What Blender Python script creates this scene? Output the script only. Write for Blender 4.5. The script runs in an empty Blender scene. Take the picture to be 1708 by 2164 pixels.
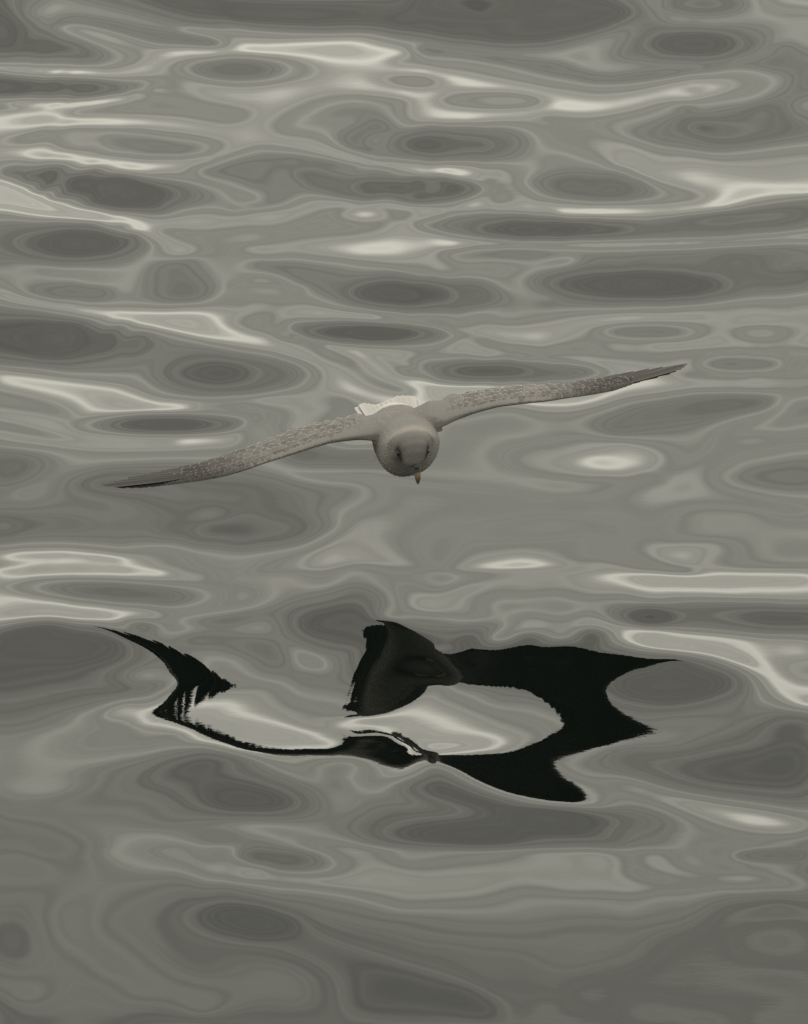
import bpy, bmesh, math, random
import numpy as np
from mathutils import Vector, Matrix
from mathutils.bvhtree import BVHTree

random.seed(7)
rng = np.random.default_rng(11)
scene = bpy.context.scene
col = scene.collection
R = math.radians

# ------------------------------------------------------------------ camera
CAM_H = 4.6568                       # metres above the water
cam_data = bpy.data.cameras.new('camera')
cam = bpy.data.objects.new('camera', cam_data); col.objects.link(cam)
cam.location = (0, 0, CAM_H)
cam.rotation_euler = (R(90 - 16.5), 0, 0)
cam_data.sensor_fit = 'HORIZONTAL'
cam_data.sensor_width = 36.0
cam_data.lens = 36.0 * 18464.0 / 1708.0      # long telephoto
cam_data.clip_start = 0.5
cam_data.clip_end = 20000
scene.camera = cam

# ------------------------------------------------------------------ overcast sky
SUN_EL, SUN_AZ = 62.0, 25.0
world = bpy.data.worlds.new('World'); scene.world = world
world.use_nodes = True
nt = world.node_tree; nt.nodes.clear()
N = nt.nodes.new; LK = nt.links.new
def mth(nodes, links, op, a, b=None, c=None):
    n = nodes.new('ShaderNodeMath'); n.operation = op
    for i, v in enumerate((a, b, c)):
        if v is None: continue
        if isinstance(v, (int, float)): n.inputs[i].default_value = v
        else: links.new(v, n.inputs[i])
    return n.outputs[0]
M_ = lambda op, a, b=None, c=None: mth(nt.nodes, nt.links, op, a, b, c)
tc = N('ShaderNodeTexCoord')
sep = N('ShaderNodeSeparateXYZ'); LK(tc.outputs['Generated'], sep.inputs[0])
elev = M_('MULTIPLY', M_('ARCSINE', M_('MAXIMUM', M_('MINIMUM', sep.outputs[2], 1.0), -1.0)), 180 / math.pi)
# layered stratus: brightness by elevation, its layers wandering slowly round the horizon
mp = N('ShaderNodeMapping'); mp.inputs['Scale'].default_value = (5.0, 5.0, 16.0)
LK(tc.outputs['Generated'], mp.inputs[0])
n1 = N('ShaderNodeTexNoise'); n1.inputs['Scale'].default_value = 1.0; n1.inputs['Detail'].default_value = 3.0
LK(mp.outputs[0], n1.inputs['Vector'])
warp = M_('MULTIPLY', M_('SUBTRACT', n1.outputs['Fac'], 0.5), 1.6)
ew = M_('ADD', elev, warp)
ramp = N('ShaderNodeValToRGB'); ramp.color_ramp.interpolation = 'LINEAR'
STOPS = [(0, 0.9), (2.2, 1.1), (2.7, 0.85), (4.5, 1.2), (5.1, 0.9), (6.6, 1.08), (7.1, 0.95), (8.1, 1.16), (8.8, 1.75), (9.3, 1.6), (9.9, 1.06), (10.7, 0.92), (11.4, 1.08), (11.9, 0.84), (12.9, 0.84), (13.9, 1.16), (14.5, 0.88), (16.0, 0.76), (16.9, 0.86), (17.4, 0.68), (18.9, 0.82), (19.5, 0.64), (21.5, 0.6), (24, 0.72), (24.6, 0.55), (27.5, 0.58), (28.2, 0.48), (32, 0.53), (38, 0.5), (47, 0.62), (60, 0.75)]
LK(M_('DIVIDE', ew, 60.0), ramp.inputs[0])
cr = ramp.color_ramp
while len(cr.elements) > 1: cr.elements.remove(cr.elements[0])
cr.elements[0].position = STOPS[0][0] / 60.0
cr.elements[0].color = (STOPS[0][1] / 2,) * 3 + (1,)
for e_, v_ in STOPS[1:]:
    k = cr.elements.new(e_ / 60.0); k.color = (v_ / 2,) * 3 + (1,)
# fine streaks and broad cloud patches
mp2 = N('ShaderNodeMapping'); mp2.inputs['Scale'].default_value = (4.5, 4.5, 110.0)
LK(tc.outputs['Generated'], mp2.inputs[0])
n2 = N('ShaderNodeTexNoise'); n2.inputs['Scale'].default_value = 1.0; n2.inputs['Detail'].default_value = 4.0
LK(mp2.outputs[0], n2.inputs['Vector'])
n3 = N('ShaderNodeTexNoise'); n3.inputs['Scale'].default_value = 2.3; n3.inputs['Detail'].default_value = 3.0
LK(tc.outputs['Generated'], n3.inputs['Vector'])
fine = M_('ADD', 1.0, M_('MULTIPLY', M_('SUBTRACT', n2.outputs['Fac'], 0.5), 0.6))
broad = M_('ADD', 1.0, M_('MULTIPLY', M_('SUBTRACT', n3.outputs['Fac'], 0.5), 0.35))
lum = M_('MULTIPLY', M_('MULTIPLY', M_('MULTIPLY', ramp.outputs[0], 2.0), fine), broad)
tint = N('ShaderNodeMix'); tint.data_type = 'RGBA'; tint.blend_type = 'MULTIPLY'; tint.inputs['Factor'].default_value = 1.0
comb = N('ShaderNodeCombineColor')
for i in range(3): LK(lum, comb.inputs[i])
LK(comb.outputs[0], tint.inputs['A']); tint.inputs['B'].default_value = (1.0, 0.970, 0.828, 1)
bg1 = N('ShaderNodeBackground'); LK(tint.outputs['Result'], bg1.inputs['Color']); bg1.inputs['Strength'].default_value = 1.0
sky = N('ShaderNodeTexSky'); sky.sky_type = 'NISHITA'; sky.sun_disc = False
sky.sun_elevation = R(SUN_EL); sky.sun_rotation = R(SUN_AZ)
bg2 = N('ShaderNodeBackground'); LK(sky.outputs[0], bg2.inputs['Color']); bg2.inputs['Strength'].default_value = 0.05
mixw = N('ShaderNodeMixShader'); mixw.inputs[0].default_value = 0.94      # 94 % cloud cover
LK(bg2.outputs[0], mixw.inputs[1]); LK(bg1.outputs[0], mixw.inputs[2])
wo = N('ShaderNodeOutputWorld'); LK(mixw.outputs[0], wo.inputs['Surface'])

sun_data = bpy.data.lights.new('sun', 'SUN'); sun_data.energy = 1.0; sun_data.angle = R(35); sun_data.color = (1, .95, .86)
sun = bpy.data.objects.new('sun', sun_data); col.objects.link(sun)
sd = Vector((math.cos(R(SUN_EL)) * math.sin(R(SUN_AZ)), math.cos(R(SUN_EL)) * math.cos(R(SUN_AZ)), math.sin(R(SUN_EL))))
sun.rotation_euler = sd.to_track_quat('Z', 'Y').to_euler()

scene.view_settings.view_transform = 'Standard'
scene.view_settings.look = 'None'
scene.view_settings.exposure = 0.28
scene.view_settings.gamma = 1.0
scene.view_settings.use_curve_mapping = False
scene.cycles.use_denoising = False
scene.cycles.max_bounces = 6

# ------------------------------------------------------------------ materials
def new_mat(name):
    m = bpy.data.materials.new(name); m.use_nodes = True
    return m, m.node_tree, m.node_tree.nodes['Principled BSDF']

def water_material():
    m, t, b = new_mat('sea_water')
    b.inputs['Base Color'].default_value = (0.004, 0.006, 0.005, 1)
    b.inputs['Roughness'].default_value = 0.0
    b.inputs['IOR'].default_value = 1.333
    g = t.nodes.new('ShaderNodeNewGeometry')
    mp = t.nodes.new('ShaderNodeMapping'); mp.inputs['Scale'].default_value = (20, 34, 1); mp.inputs['Rotation'].default_value = (0, 0, R(-24))
    t.links.new(g.outputs['Position'], mp.inputs[0])
    n = t.nodes.new('ShaderNodeTexNoise'); n.inputs['Scale'].default_value = 1.0; n.inputs['Detail'].default_value = 4.0; n.inputs['Roughness'].default_value = .62
    t.links.new(mp.outputs[0], n.inputs['Vector'])
    # ripples come in patches: a faint breath of wind here and there
    n2 = t.nodes.new('ShaderNodeTexNoise'); n2.inputs['Scale'].default_value = 1.1; n2.inputs['Detail'].default_value = 2.0
    t.links.new(g.outputs['Position'], n2.inputs['Vector'])
    a = mth(t.nodes, t.links, 'MULTIPLY', mth(t.nodes, t.links, 'POWER', n2.outputs['Fac'], 2.5), 9e-05)
    bp = t.nodes.new('ShaderNodeBump'); bp.inputs['Strength'].default_value = 1.0
    hgt = mth(t.nodes, t.links, 'MULTIPLY', n.outputs['Fac'], a)
    bp.inputs['Distance'].default_value = 1.0
    t.links.new(hgt, bp.inputs['Height']); t.links.new(bp.outputs[0], b.inputs['Normal'])
    return m

def attr_mat(name, rough=.75, noise_scale=(90, 90, 90), noise_amt=.35, bump=.0006, spec=.25):
    """plumage: colour from the mesh's own 'plumage' attribute, mottled by barbs"""
    m, t, b = new_mat(name)
    at = t.nodes.new('ShaderNodeAttribute'); at.attribute_name = 'plumage'
    tcn = t.nodes.new('ShaderNodeTexCoord')
    mp = t.nodes.new('ShaderNodeMapping'); mp.inputs['Scale'].default_value = noise_scale
    t.links.new(tcn.outputs['Object'], mp.inputs[0])
    n = t.nodes.new('ShaderNodeTexNoise'); n.inputs['Scale'].default_value = 1.0; n.inputs['Detail'].default_value = 4.0; n.inputs['Roughness'].default_value = .6
    t.links.new(mp.outputs[0], n.inputs['Vector'])
    f = mth(t.nodes, t.links, 'ADD', 1 - noise_amt / 2, mth(t.nodes, t.links, 'MULTIPLY', n.outputs['Fac'], noise_amt))
    vm = t.nodes.new('ShaderNodeVectorMath'); vm.operation = 'SCALE'
    t.links.new(at.outputs['Color'], vm.inputs[0]); t.links.new(f, vm.inputs['Scale'])
    t.links.new(vm.outputs[0], b.inputs['Base Color'])
    b.inputs['Roughness'].default_value = rough
    b.inputs['Specular IOR Level'].default_value = spec
    if bump:
        bp = t.nodes.new('ShaderNodeBump'); bp.inputs['Distance'].default_value = bump; bp.inputs['Strength'].default_value = .6
        t.links.new(n.outputs['Fac'], bp.inputs['Height']); t.links.new(bp.outputs[0], b.inputs['Normal'])
    return m

# ------------------------------------------------------------------ the sea
# Surveyed wave slopes on the sea (X mm, Y mm, slope * 1e4), the swell field is the smoothest
# surface through them; beyond the surveyed patch the same kind of swell goes on to the horizon.
WAVES = """-549 14913 474 -525 14902 412 -501 14893 387 -479 14882 325 -456 14865 266 -436 14839 203 -417 14813 149 -398 14790 99 -381 14764 47 -365 14735 2 -350 14704 -40 -337 14673 -84
-323 14642 -123 -308 14613 -149 -293 14585 -171 -297 14546 -248 -310 14517 -321 -324 14490 -389 -339 14463 -448 -353 14435 -504 -363 14404 -554 -354 14370 -576 -339 14337 -587 -323 14304 -597
-307 14271 -603 -290 14242 -600 -272 14213 -599 -251 14191 -585 -230 14172 -564 -206 14166 -532 -180 14171 -505 -155 14180 -490 -130 14194 -476 -104 14208 -471 -518 14884 314 -500 14867 255
-481 14849 202 -465 14825 150 -450 14798 111 -437 14769 65 -427 14737 3 -418 14707 -53 -411 14676 -114 -404 14644 -170 -398 14613 -225 -397 14581 -287 -403 14550 -361 -409 14519 -429
-415 14487 -491 -421 14456 -548 -423 14421 -592 -412 14384 -608 -395 14350 -605 -378 14319 -602 -361 14289 -602 -344 14259 -605 -327 14228 -607 -309 14200 -597 -290 14176 -573 -270 14152 -557
-247 14140 -518 -223 14129 -487 -199 14131 -456 -174 14135 -424 -149 14142 -404 -125 14152 -386 -100 14162 -380 -75 14908 1083 -56 14925 828 -35 14930 468 -11 14915 427 5 14887 346
20 14858 271 -110 14416 -243 -86 14408 -265 -63 14413 -261 -40 14428 -487 -21 14447 -465 -1 14465 -443 16 14485 -415 32 14506 -386 41 14534 -348 50 14562 -308 -101 14309 -374
-74 14327 -359 -47 14311 -585 -20 14286 -598 -2 14249 -620 13 14209 -646 -52 14129 -591 -34 14095 -618 -14 14067 -637 7 14074 -625 17 14107 -591 63 14720 548 88 14719 628
113 14725 711 138 14725 788 163 14721 845 189 14724 885 214 14731 893 240 14728 884 266 14724 873 291 14722 849 316 14721 824 339 14713 779 362 14699 745 385 14685 705
410 14679 695 435 14675 683 460 14670 670 485 14664 667 59 14573 -290 84 14564 149 108 14559 184 133 14552 215 158 14544 232 181 14534 230 203 14522 201 221 14504 156
237 14481 107 247 14453 56 257 14425 4 263 14396 -45 268 14367 -92 271 14336 -137 263 14307 -173 251 14277 -205 239 14248 -236 223 14222 -262 207 14196 -286 186 14176 -301
165 14157 -328 140 14151 -346 116 14144 -377 92 14139 -409 68 14137 -436 44 14144 -686 21 14158 -679 471 14656 737 447 14646 729 425 14631 715 404 14614 689 387 14594 634
372 14574 568 360 14551 496 355 14524 418 354 14496 344 358 14468 275 364 14439 212 375 14413 158 387 14386 105 400 14361 53 413 14335 0 425 14308 -50 411 14284 -158
391 14262 -191 370 14242 -224 348 14224 -249 327 14205 -280 306 14185 -310 285 14163 -339 266 14137 -366 257 14108 -390 260 14074 -422 267 14041 -452 276 14009 -478 288 13980 -495
298 13949 -515 305 13915 -537 37 14119 -577 55 14094 -601 73 14073 -387 89 14050 -381 103 14025 -382 117 14000 -385 133 13977 -385 149 13953 -394 167 13933 -398 186 13916 -407
207 13901 -426 229 13889 -437 253 13881 -442 277 13877 -455 302 13881 -462 -244 14593 -194 -177 14589 -80 -111 14610 -66 -240 14341 -551 -166 14303 -529 -77 14364 -388 -3 14344 -689
119 14358 -325 201 14362 -234 302 14109 -454 325 14036 -506 437 14949 1439 333 14837 1148 223 14813 1177 123 14805 1000 -130 14839 541 -213 14752 321 -295 14697 3 -382 14844 252
-469 14945 583 -99 14672 59 -100 14784 316 -135 14459 -328 -323 14419 -546 38 14362 -629 50 14419 -556 21 14305 -661 62 14299 -405 49 14234 -694 42 14451 -510 -44 14365 -585
-460 14611 -293 -480 14458 -554 435 14560 569 393 14514 447 416 14443 256 482 14466 323 -437 14691 -107 -351 14197 -606 -203 14041 -420 -43 13990 -577 116 13876 -385 233 13781 -409
-467 14864 276 -422 14762 42 -379 14682 -74 -383 14606 -242 -344 14625 -145 -398 14517 -426 -407 14442 -547 -383 14367 -588 -320 14250 -606 -270 14179 -577 -205 14148 -495 -140 14165 -438
109 14642 594 118 14679 702 72 14649 463 346 14649 706 341 14588 527 -397 14742 47 -369 14625 -181 -362 14683 -44 -84 14273 -385 -44 14256 -572 5 14162 -595 -60 14182 -431
-11 14216 -582 77 14110 -396 117 14077 -373 157 14050 -362 197 14028 -374 237 14018 -389 259 13943 -459 286 13907 -491 88 14660 599 138 14637 700 204 14630 779 262 14608 715
285 14493 317 321 14655 754 324 14565 513 308 14420 130 323 14316 -70 364 14342 -34 396 14324 -58 371 14644 722 413 14652 711 454 14661 703 281 14260 -167 284 14198 -252
-29 14843 543 -45 14724 213 -3 14662 93 38 14646 93 -61 14565 28 -3 14555 -196 -86 14476 -143 -44 14493 -358 30 14746 298 -76 14237 -402 -27 14182 -594 -3 14138 -606
-925 19473 -399 -883 19442 -401 -841 19399 -402 -797 19362 -403 -754 19328 -403 -711 19320 -404 -670 19328 -403 -630 19361 -402 -600 19421 -400 -576 19493 -397 -559 19573 -393 -529 19634 -391
-488 19655 -390 -445 19664 -390 -403 19652 -391 -360 19646 -392 -318 19644 -393 -276 19637 -394 -236 19613 -395 -200 19564 -398 -167 19505 -400 -128 19471 -402 -85 19456 -402 -43 19457 -402
0 19467 -403 -912 19179 -419 -867 19153 -420 -821 19117 -420 -775 19094 -420 -731 19082 -419 -688 19090 -418 -648 19115 -417 -610 19153 -415 -571 19197 -413 -908 19088 -424 -868 19048 -426
-827 18996 -427 -786 18940 -429 -746 18893 -430 -706 18854 -431 -665 18837 -432 -624 18833 -432 -584 18838 -433 -544 18853 -433 -505 18860 -434 -467 18859 -435 -428 18856 -437 -390 18866 -437
-357 18905 -435 -335 18963 -431 -319 19026 -428 -314 19097 -424 -342 19155 -421 -377 19191 -419 -398 19221 -417 -362 19266 -415 -324 19301 -413 -287 19326 -412 -246 19321 -411 -204 19302 -412
-163 19282 -412 -122 19255 -413 -81 19237 -413 -41 19234 -414 0 19238 -415 -892 18718 -444 -855 18672 -446 -819 18617 -448 -780 18562 -450 -741 18518 -451 -703 18486 -453 -663 18466 -454
-624 18465 -454 -585 18475 -455 -546 18497 -455 -507 18518 -455 -471 18558 -454 -436 18595 -452 -407 18643 -449 -379 18690 -447 -352 18738 -444 -315 18754 -443 -275 18765 -442 -241 18731 -445
-208 18691 -447 -178 18645 -450 -146 18609 -452 -112 18583 -454 -77 18555 -456 -38 18544 -457 0 18538 -458 -432 18466 -23 -401 18508 -21 -369 18548 -19 -336 18583 -16 -301 18608 -15
-261 18617 -15 -222 18614 -15 -183 18595 -16 -146 18579 -17 -109 18560 -19 -73 18537 -21 -37 18518 -22 0 18502 -24 -438 18518 -238 -408 18565 -235 -378 18610 -233 -346 18652 -230
-314 18689 -228 -274 18676 -229 -234 18660 -230 -197 18629 -232 -160 18602 -234 -858 17974 -482 -820 17986 -483 -783 17998 -484 -744 17998 -485 -706 17987 -486 -668 17982 -487 -630 17987 -488
-591 17990 -488 -553 17997 -489 -514 18001 -489 -475 17993 -490 -436 17988 -490 -399 18010 -489 -366 18049 -488 -336 18097 -485 -299 18123 -484 -261 18141 -483 -228 18173 -481 -195 18207 -479
-157 18227 -478 -118 18238 -478 -79 18245 -478 -39 18243 -478 0 18251 -479 -328 17805 -504 -289 17809 -503 -251 17810 -503 -213 17803 -504 -175 17786 -505 -139 17761 -506 -103 17735 -508
-419 19913 60 -377 19917 59 -334 19917 58 -291 19913 57 -248 19913 56 -204 19910 56 -160 19903 56 -117 19901 56 -75 19883 56 -37 19838 53 0 19794 51 -501 19848 -160
-459 19839 -162 -417 19835 -163 -375 19838 -164 -331 19847 -164 -288 19852 -165 -244 19864 -165 -200 19873 -164 -156 19873 -164 -112 19864 -164 -72 19836 -165 -36 19787 -168 0 19739 -170
-389 19744 -365 -344 19772 -365 -298 19796 -364 -253 19816 -364 -207 19827 -363 -162 19827 -363 -116 19823 -363 -75 19774 -365 -37 19724 -367 0 19674 -370 -716 20038 293 -681 20010 291
-646 19985 289 -611 19962 286 -575 19945 284 -540 19926 282 -504 19906 280 -463 19903 279 -422 19905 278 -339 19926 277 -297 19936 277 -255 19941 276 -213 19941 276 -171 19935 276
-617 20046 511 -583 20019 508 -549 19992 505 -512 19973 503 -471 19963 501 -430 19955 500 -388 19964 499 -345 19971 498 -301 19976 498 -258 19978 497 -214 19978 497 -171 19979 497
-127 19977 498 -86 19952 497 -45 19917 495 -4 19883 494 -807 19919 69 -764 19902 68 -721 19892 67 -679 19885 65 -639 19873 64 -599 19861 62 -560 19849 60 -521 19831 57
-483 19807 55 -444 19783 53 -861 19892 67 -829 19797 62 -797 19806 281 -755 19823 281 -716 19809 280 -677 19792 278 -639 19777 276 -601 19764 274 -563 19754 272 -523 19744 270
-483 19731 269 -443 19717 267 -395 20120 620 -352 20131 620 -308 20139 619 -265 20144 619 -221 20145 619 -177 20140 618 -134 20126 618 -91 20105 617 -48 20080 616 -4 20055 616
-777 19580 704 -794 19559 702 -837 19570 701 -881 19607 702 -900 19645 704 -883 19665 707 -840 19651 707 -796 19617 706 -940 19799 803 -903 19701 753 -932 19623 483 -890 19592 482
-848 19547 480 -805 19511 479 -762 19497 480 -750 19546 483 -773 19604 487 -803 19660 490 -836 19715 493 -859 19779 497 -882 19841 501 -905 19901 504 -930 19574 262 -889 19546 260
-847 19505 259 -805 19471 258 -763 19459 259 -721 19458 259 -704 19509 262 -721 19565 266 -749 19611 269 -780 19661 272 -802 19721 276 -818 19785 280 -928 19527 40 -885 19502 39
-841 19464 38 -797 19424 37 -754 19408 37 -712 19410 38 -679 19445 40 -660 19508 43 -680 19563 47 -710 19604 50 -741 19648 53 -773 19697 56 -806 19751 59 -678 19364 -183
-643 19406 -181 -616 19464 -179 -603 19539 -175 -614 19602 -171 -627 19664 -167 -658 19696 -165 -690 19729 -162 -725 19756 -160 -763 19777 -158 -333 19502 275 -350 19473 274 -391 19452 273
-433 19452 274 -451 19472 275 -435 19504 277 -393 19524 278 -350 19524 277 -287 19504 35 -300 19455 32 -337 19419 30 -388 19395 29 -439 19393 30 -477 19409 32 -491 19450 35
-479 19506 38 -442 19556 41 -391 19579 41 -339 19580 40 -301 19552 38 -238 19497 -183 -251 19437 -187 -291 19396 -190 -349 19368 -191 -414 19353 -191 -472 19352 -189 -513 19374 -186
-529 19429 -183 -516 19501 -179 -477 19568 -176 -419 19612 -175 -354 19626 -175 -294 19613 -177 -253 19563 -180 -737 19206 681 -756 19187 679 -807 19203 678 -872 19243 678 -924 19274 679
-945 19299 682 -926 19328 684 -875 19330 685 -810 19291 685 -758 19243 683 -751 19148 457 -709 19148 458 -680 19183 461 -700 19234 465 -741 19262 466 -783 19303 468 -916 19247 240
-874 19225 239 -831 19190 238 -789 19153 238 -747 19118 237 -708 19121 238 -669 19131 239 -636 19166 241 -639 19210 244 -671 19242 247 -711 19260 248 -752 19289 249 -794 19317 250
-837 19347 250 -879 19374 250 -922 19390 251 -670 19127 21 -624 19147 22 -582 19187 23 -584 19244 27 -627 19259 29 -675 19268 30 -910 19131 -203 -867 19108 -204 -824 19072 -205
-781 19042 -205 -738 19027 -204 -696 19020 -204 -657 19034 -203 -617 19059 -201 -582 19101 -200 -556 19165 -197 -537 19238 -193 -531 19313 -189 -743 18942 -165 -702 18939 -165 -661 18943 -164
-621 18958 -163 -581 18980 -163 -540 18992 -164 -499 19007 -164 -458 19020 -165 -417 19026 -165 -375 19024 -166 -484 19127 -158 -468 18660 -11 -490 18618 -13 -551 18581 -13 -636 18575 -11
-724 18640 -8 -791 18731 -4 -817 18801 -1 -794 18820 1 -730 18791 1 -642 18744 0 -555 18722 -4 -491 18700 -7 -411 18695 -228 -431 18632 -231 -491 18578 -234 -576 18523 -234
-673 18521 -232 -763 18596 -229 -828 18705 -225 -853 18786 -221 -833 18836 -217 -772 18834 -215 -682 18808 -215 -584 18796 -217 -496 18796 -220 -434 18759 -224 -577 18676 59 -630 18630 58
-718 18657 59 -719 18694 61 -632 18690 62 -539 18224 619 -555 18169 615 -602 18135 613 -668 18146 614 -737 18213 618 -789 18311 624 -811 18393 629 -794 18434 633 -745 18427 635
-676 18384 633 -608 18330 630 -558 18282 624 -605 18237 753 -635 18205 751 -697 18243 753 -730 18313 758 -700 18327 760 -637 18288 758 -611 18106 392 -573 18120 392 -536 18136 393
-519 18185 396 -504 18235 400 -513 18282 404 -539 18304 407 -571 18319 409 -644 18338 412 -683 18356 413 -723 18381 413 -511 18129 174 -486 18187 177 -471 18249 182 -480 18304 186
-516 18330 189 -486 18142 -44 -452 18179 -42 -424 18225 -39 -425 18282 -35 -453 18320 -32 -487 18340 -29 -525 18346 -28 -563 18350 -26 -603 18354 -24 -643 18370 -23 -683 18394 -21
-724 18430 -20 -384 18134 -264 -350 18180 -261 -321 18231 -258 -329 18297 -254 -364 18331 -251 -399 18364 -249 -438 18385 -246 -478 18395 -244 -518 18403 -243 -881 18470 -240 -856 18420 -243
-831 18364 -247 -803 18306 -250 -774 18249 -254 -746 18188 -257 -711 18137 -260 -676 18101 -262 -638 18079 -264 -599 18068 -265 -560 18061 -267 -859 18432 194 -825 18383 191 -792 18327 188
-758 18271 185 -724 18215 182 -689 18166 179 -359 18160 -44 -321 18196 -42 -282 18230 -41 -267 18283 -37 -286 18330 -34 -322 18367 -31 -642 17808 811 -653 17781 808 -680 17767 808
-709 17771 809 -721 17795 811 -711 17823 813 -683 17840 814 -654 17834 813 -615 17808 591 -626 17765 588 -660 17739 586 -703 17731 586 -738 17748 588 -753 17785 592 -742 17832 595
-708 17863 597 -665 17872 597 -629 17850 595 -575 17808 372 -588 17753 368 -629 17714 365 -685 17696 364 -742 17694 365 -785 17715 369 -802 17761 373 -789 17824 378 -749 17881 381
-693 17904 382 -635 17901 380 -592 17865 377 -550 17807 154 -562 17736 149 -600 17685 144 -657 17656 142 -720 17644 142 -778 17650 145 -819 17680 149 -836 17738 155 -825 17816 160
-788 17893 164 -731 17943 167 -667 17955 166 -608 17939 164 -566 17880 160 -616 17932 -491 -578 17908 -493 -543 17878 -496 -514 17831 -500 -488 17773 -503 -465 17710 -507 -506 17934 -275
-475 17890 -278 -444 17848 -280 -413 17812 -283 -379 17820 -283 -341 17845 -282 -304 17866 -281 27 18388 404 9 18359 402 -35 18342 402 -78 18347 402 -96 18369 404 -79 18396 406
-35 18412 407 9 18408 406 73 18392 186 59 18355 183 22 18325 181 -30 18307 181 -81 18310 181 -118 18329 183 -132 18364 186 -119 18403 189 -81 18432 191 -30 18449 191
22 18447 191 59 18427 189 -106 18295 181 -141 18326 183 -176 18364 186 -203 18413 189 -221 18471 194 -106 18256 -40 -141 18283 -38 -176 18315 -36 -210 18350 -33 -224 18407 -29
-238 18464 -25 -235 18515 -22 -200 18529 -20 -162 18503 -22 -123 18481 -24 -83 18467 -25 -42 18465 -26 0 18463 -26 -55 18138 -484 -70 18111 -486 -100 18106 -486 -116 18127 -484
-101 18156 -483 -70 18161 -483 1 18144 -267 -11 18102 -269 -42 18063 -271 -85 18043 -271 -128 18048 -271 -159 18071 -269 -171 18106 -267 -160 18145 -264 -129 18179 -263 -85 18203 -262
-42 18195 -263 -11 18177 -264 -205 17996 -252 -306 17991 -361 -142 19039 11 -253 18989 -211 -265 18920 -215 -257 18870 -218 -215 18854 -219 -111 19164 -155 -55 19145 -157 0 19143 -158
-110 18925 4 -133 18876 1 -144 18821 -3 -138 18758 -7 -121 18707 -10 -89 18669 -13 -56 18630 -15 -57 18889 220 -84 18837 217 -110 18789 213 -97 18737 210 -77 18681 206
41 19484 -403 76 19461 -404 109 19420 -407 142 19381 -409 175 19347 -411 215 19339 -412 255 19329 -413 291 19301 -415 324 19262 -417 361 19228 -418 398 19194 -420 438 19184 -420
477 19191 -419 514 19223 -417 550 19256 -415 584 19294 -413 620 19327 -411 658 19352 -409 696 19339 -410 715 19288 -412 685 19249 -414 646 19229 -416 606 19220 -417 568 19198 -418
533 19165 -420 497 19132 -422 460 19100 -424 420 19089 -425 380 19091 -425 341 19108 -425 301 19119 -425 260 19116 -425 220 19101 -426 180 19077 -427 140 19044 -427 101 19010 -428
62 19016 -428 39 19060 -425 31 19134 -421 28 19206 -417 64 19249 -415 294 19216 -135 275 19182 -138 227 19158 -139 167 19140 -139 119 19144 -138 101 19176 -136 120 19216 -134
168 19253 -132 228 19269 -132 276 19252 -133 187 19203 -5 54 19387 -102 37 19354 -104 5 19342 -104 -11 19363 -102 5 19398 -101 37 19412 -101 660 19285 -282 347 19158 -488
40 19653 43 81 19643 42 122 19631 41 162 19616 40 201 19598 39 239 19577 37 274 19542 35 309 19504 33 344 19466 31 381 19429 29 417 19391 28 457 19378 27
498 19380 28 538 19395 29 577 19418 30 617 19439 32 657 19459 33 697 19474 35 737 19476 36 777 19469 37 814 19427 36 844 19374 34 858 19311 30 850 19248 26
832 19195 23 806 19154 20 775 19125 17 736 19117 15 697 19101 14 660 19077 12 623 19051 10 587 19021 8 555 18978 6 524 18934 3 503 18878 -1 521 18826 -4
552 18795 -6 585 18771 -8 621 18755 -10 659 18744 -11 698 18740 -11 737 18748 -10 776 18752 -9 815 18756 -7 853 18753 -6 893 18741 -6 0 19558 -179 40 19549 -181
79 19532 -182 119 19511 -184 159 19493 -185 198 19474 -186 237 19454 -188 274 19423 -190 311 19390 -192 349 19358 -193 388 19327 -195 428 19297 -196 469 19300 -195 511 19308 -195
549 19337 -193 587 19367 -191 627 19387 -189 668 19407 -188 709 19415 -187 750 19389 -187 775 19343 -189 772 19272 -193 738 19240 -195 705 19202 -198 667 19178 -200 627 19158 -201
586 19142 -203 551 19105 -205 516 19066 -207 479 19035 -209 440 19008 -211 400 19001 -211 359 19012 -211 318 19025 -211 326 19549 254 364 19509 252 403 19468 251 444 19436 249
487 19426 249 531 19428 249 573 19443 250 616 19465 252 658 19487 253 700 19506 255 741 19515 256 783 19503 257 826 19478 258 861 19435 256 889 19377 253 871 19707 55
859 19648 51 844 19595 48 822 19554 44 790 19541 42 753 19536 40 715 19534 39 673 19534 38 632 19526 37 591 19511 36 551 19495 35 511 19480 34 474 19453 32
435 19474 33 407 19523 36 381 19580 39 877 19739 57 940 19813 62 0 19798 52 39 19764 50 79 19738 48 119 19716 47 161 19701 45 202 19685 44 244 19666 43
285 19646 42 327 19624 41 41 19714 265 82 19695 264 123 19677 262 164 19660 261 204 19641 260 245 19619 258 286 19596 257 326 19570 256 316 18884 -219 330 18811 -223
352 18777 -225 386 18821 -222 421 18869 -219 498 18789 -224 528 18742 -228 564 18710 -230 608 18703 -231 652 18694 -232 317 18990 -300 273 19001 -300 229 19005 -300 185 18994 -300
141 18970 -300 97 18951 -300 52 18938 -301 583 18472 -462 614 18530 -459 655 18543 -459 696 18544 -459 734 18521 -460 766 18469 -462 800 18424 -464 838 18385 -465 875 18344 -466
609 18427 -465 638 18383 -468 663 18337 -470 664 18270 -474 640 18212 -478 605 18187 -479 566 18170 -480 527 18167 -481 487 18169 -481 448 18174 -481 409 18188 -481 370 18202 -481
332 18220 -480 294 18237 -479 265 18279 -477 245 18334 -473 234 18398 -469 227 18464 -465 197 18510 -463 158 18517 -462 118 18511 -461 79 18514 -460 39 18523 -460 0 18526 -459
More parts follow.
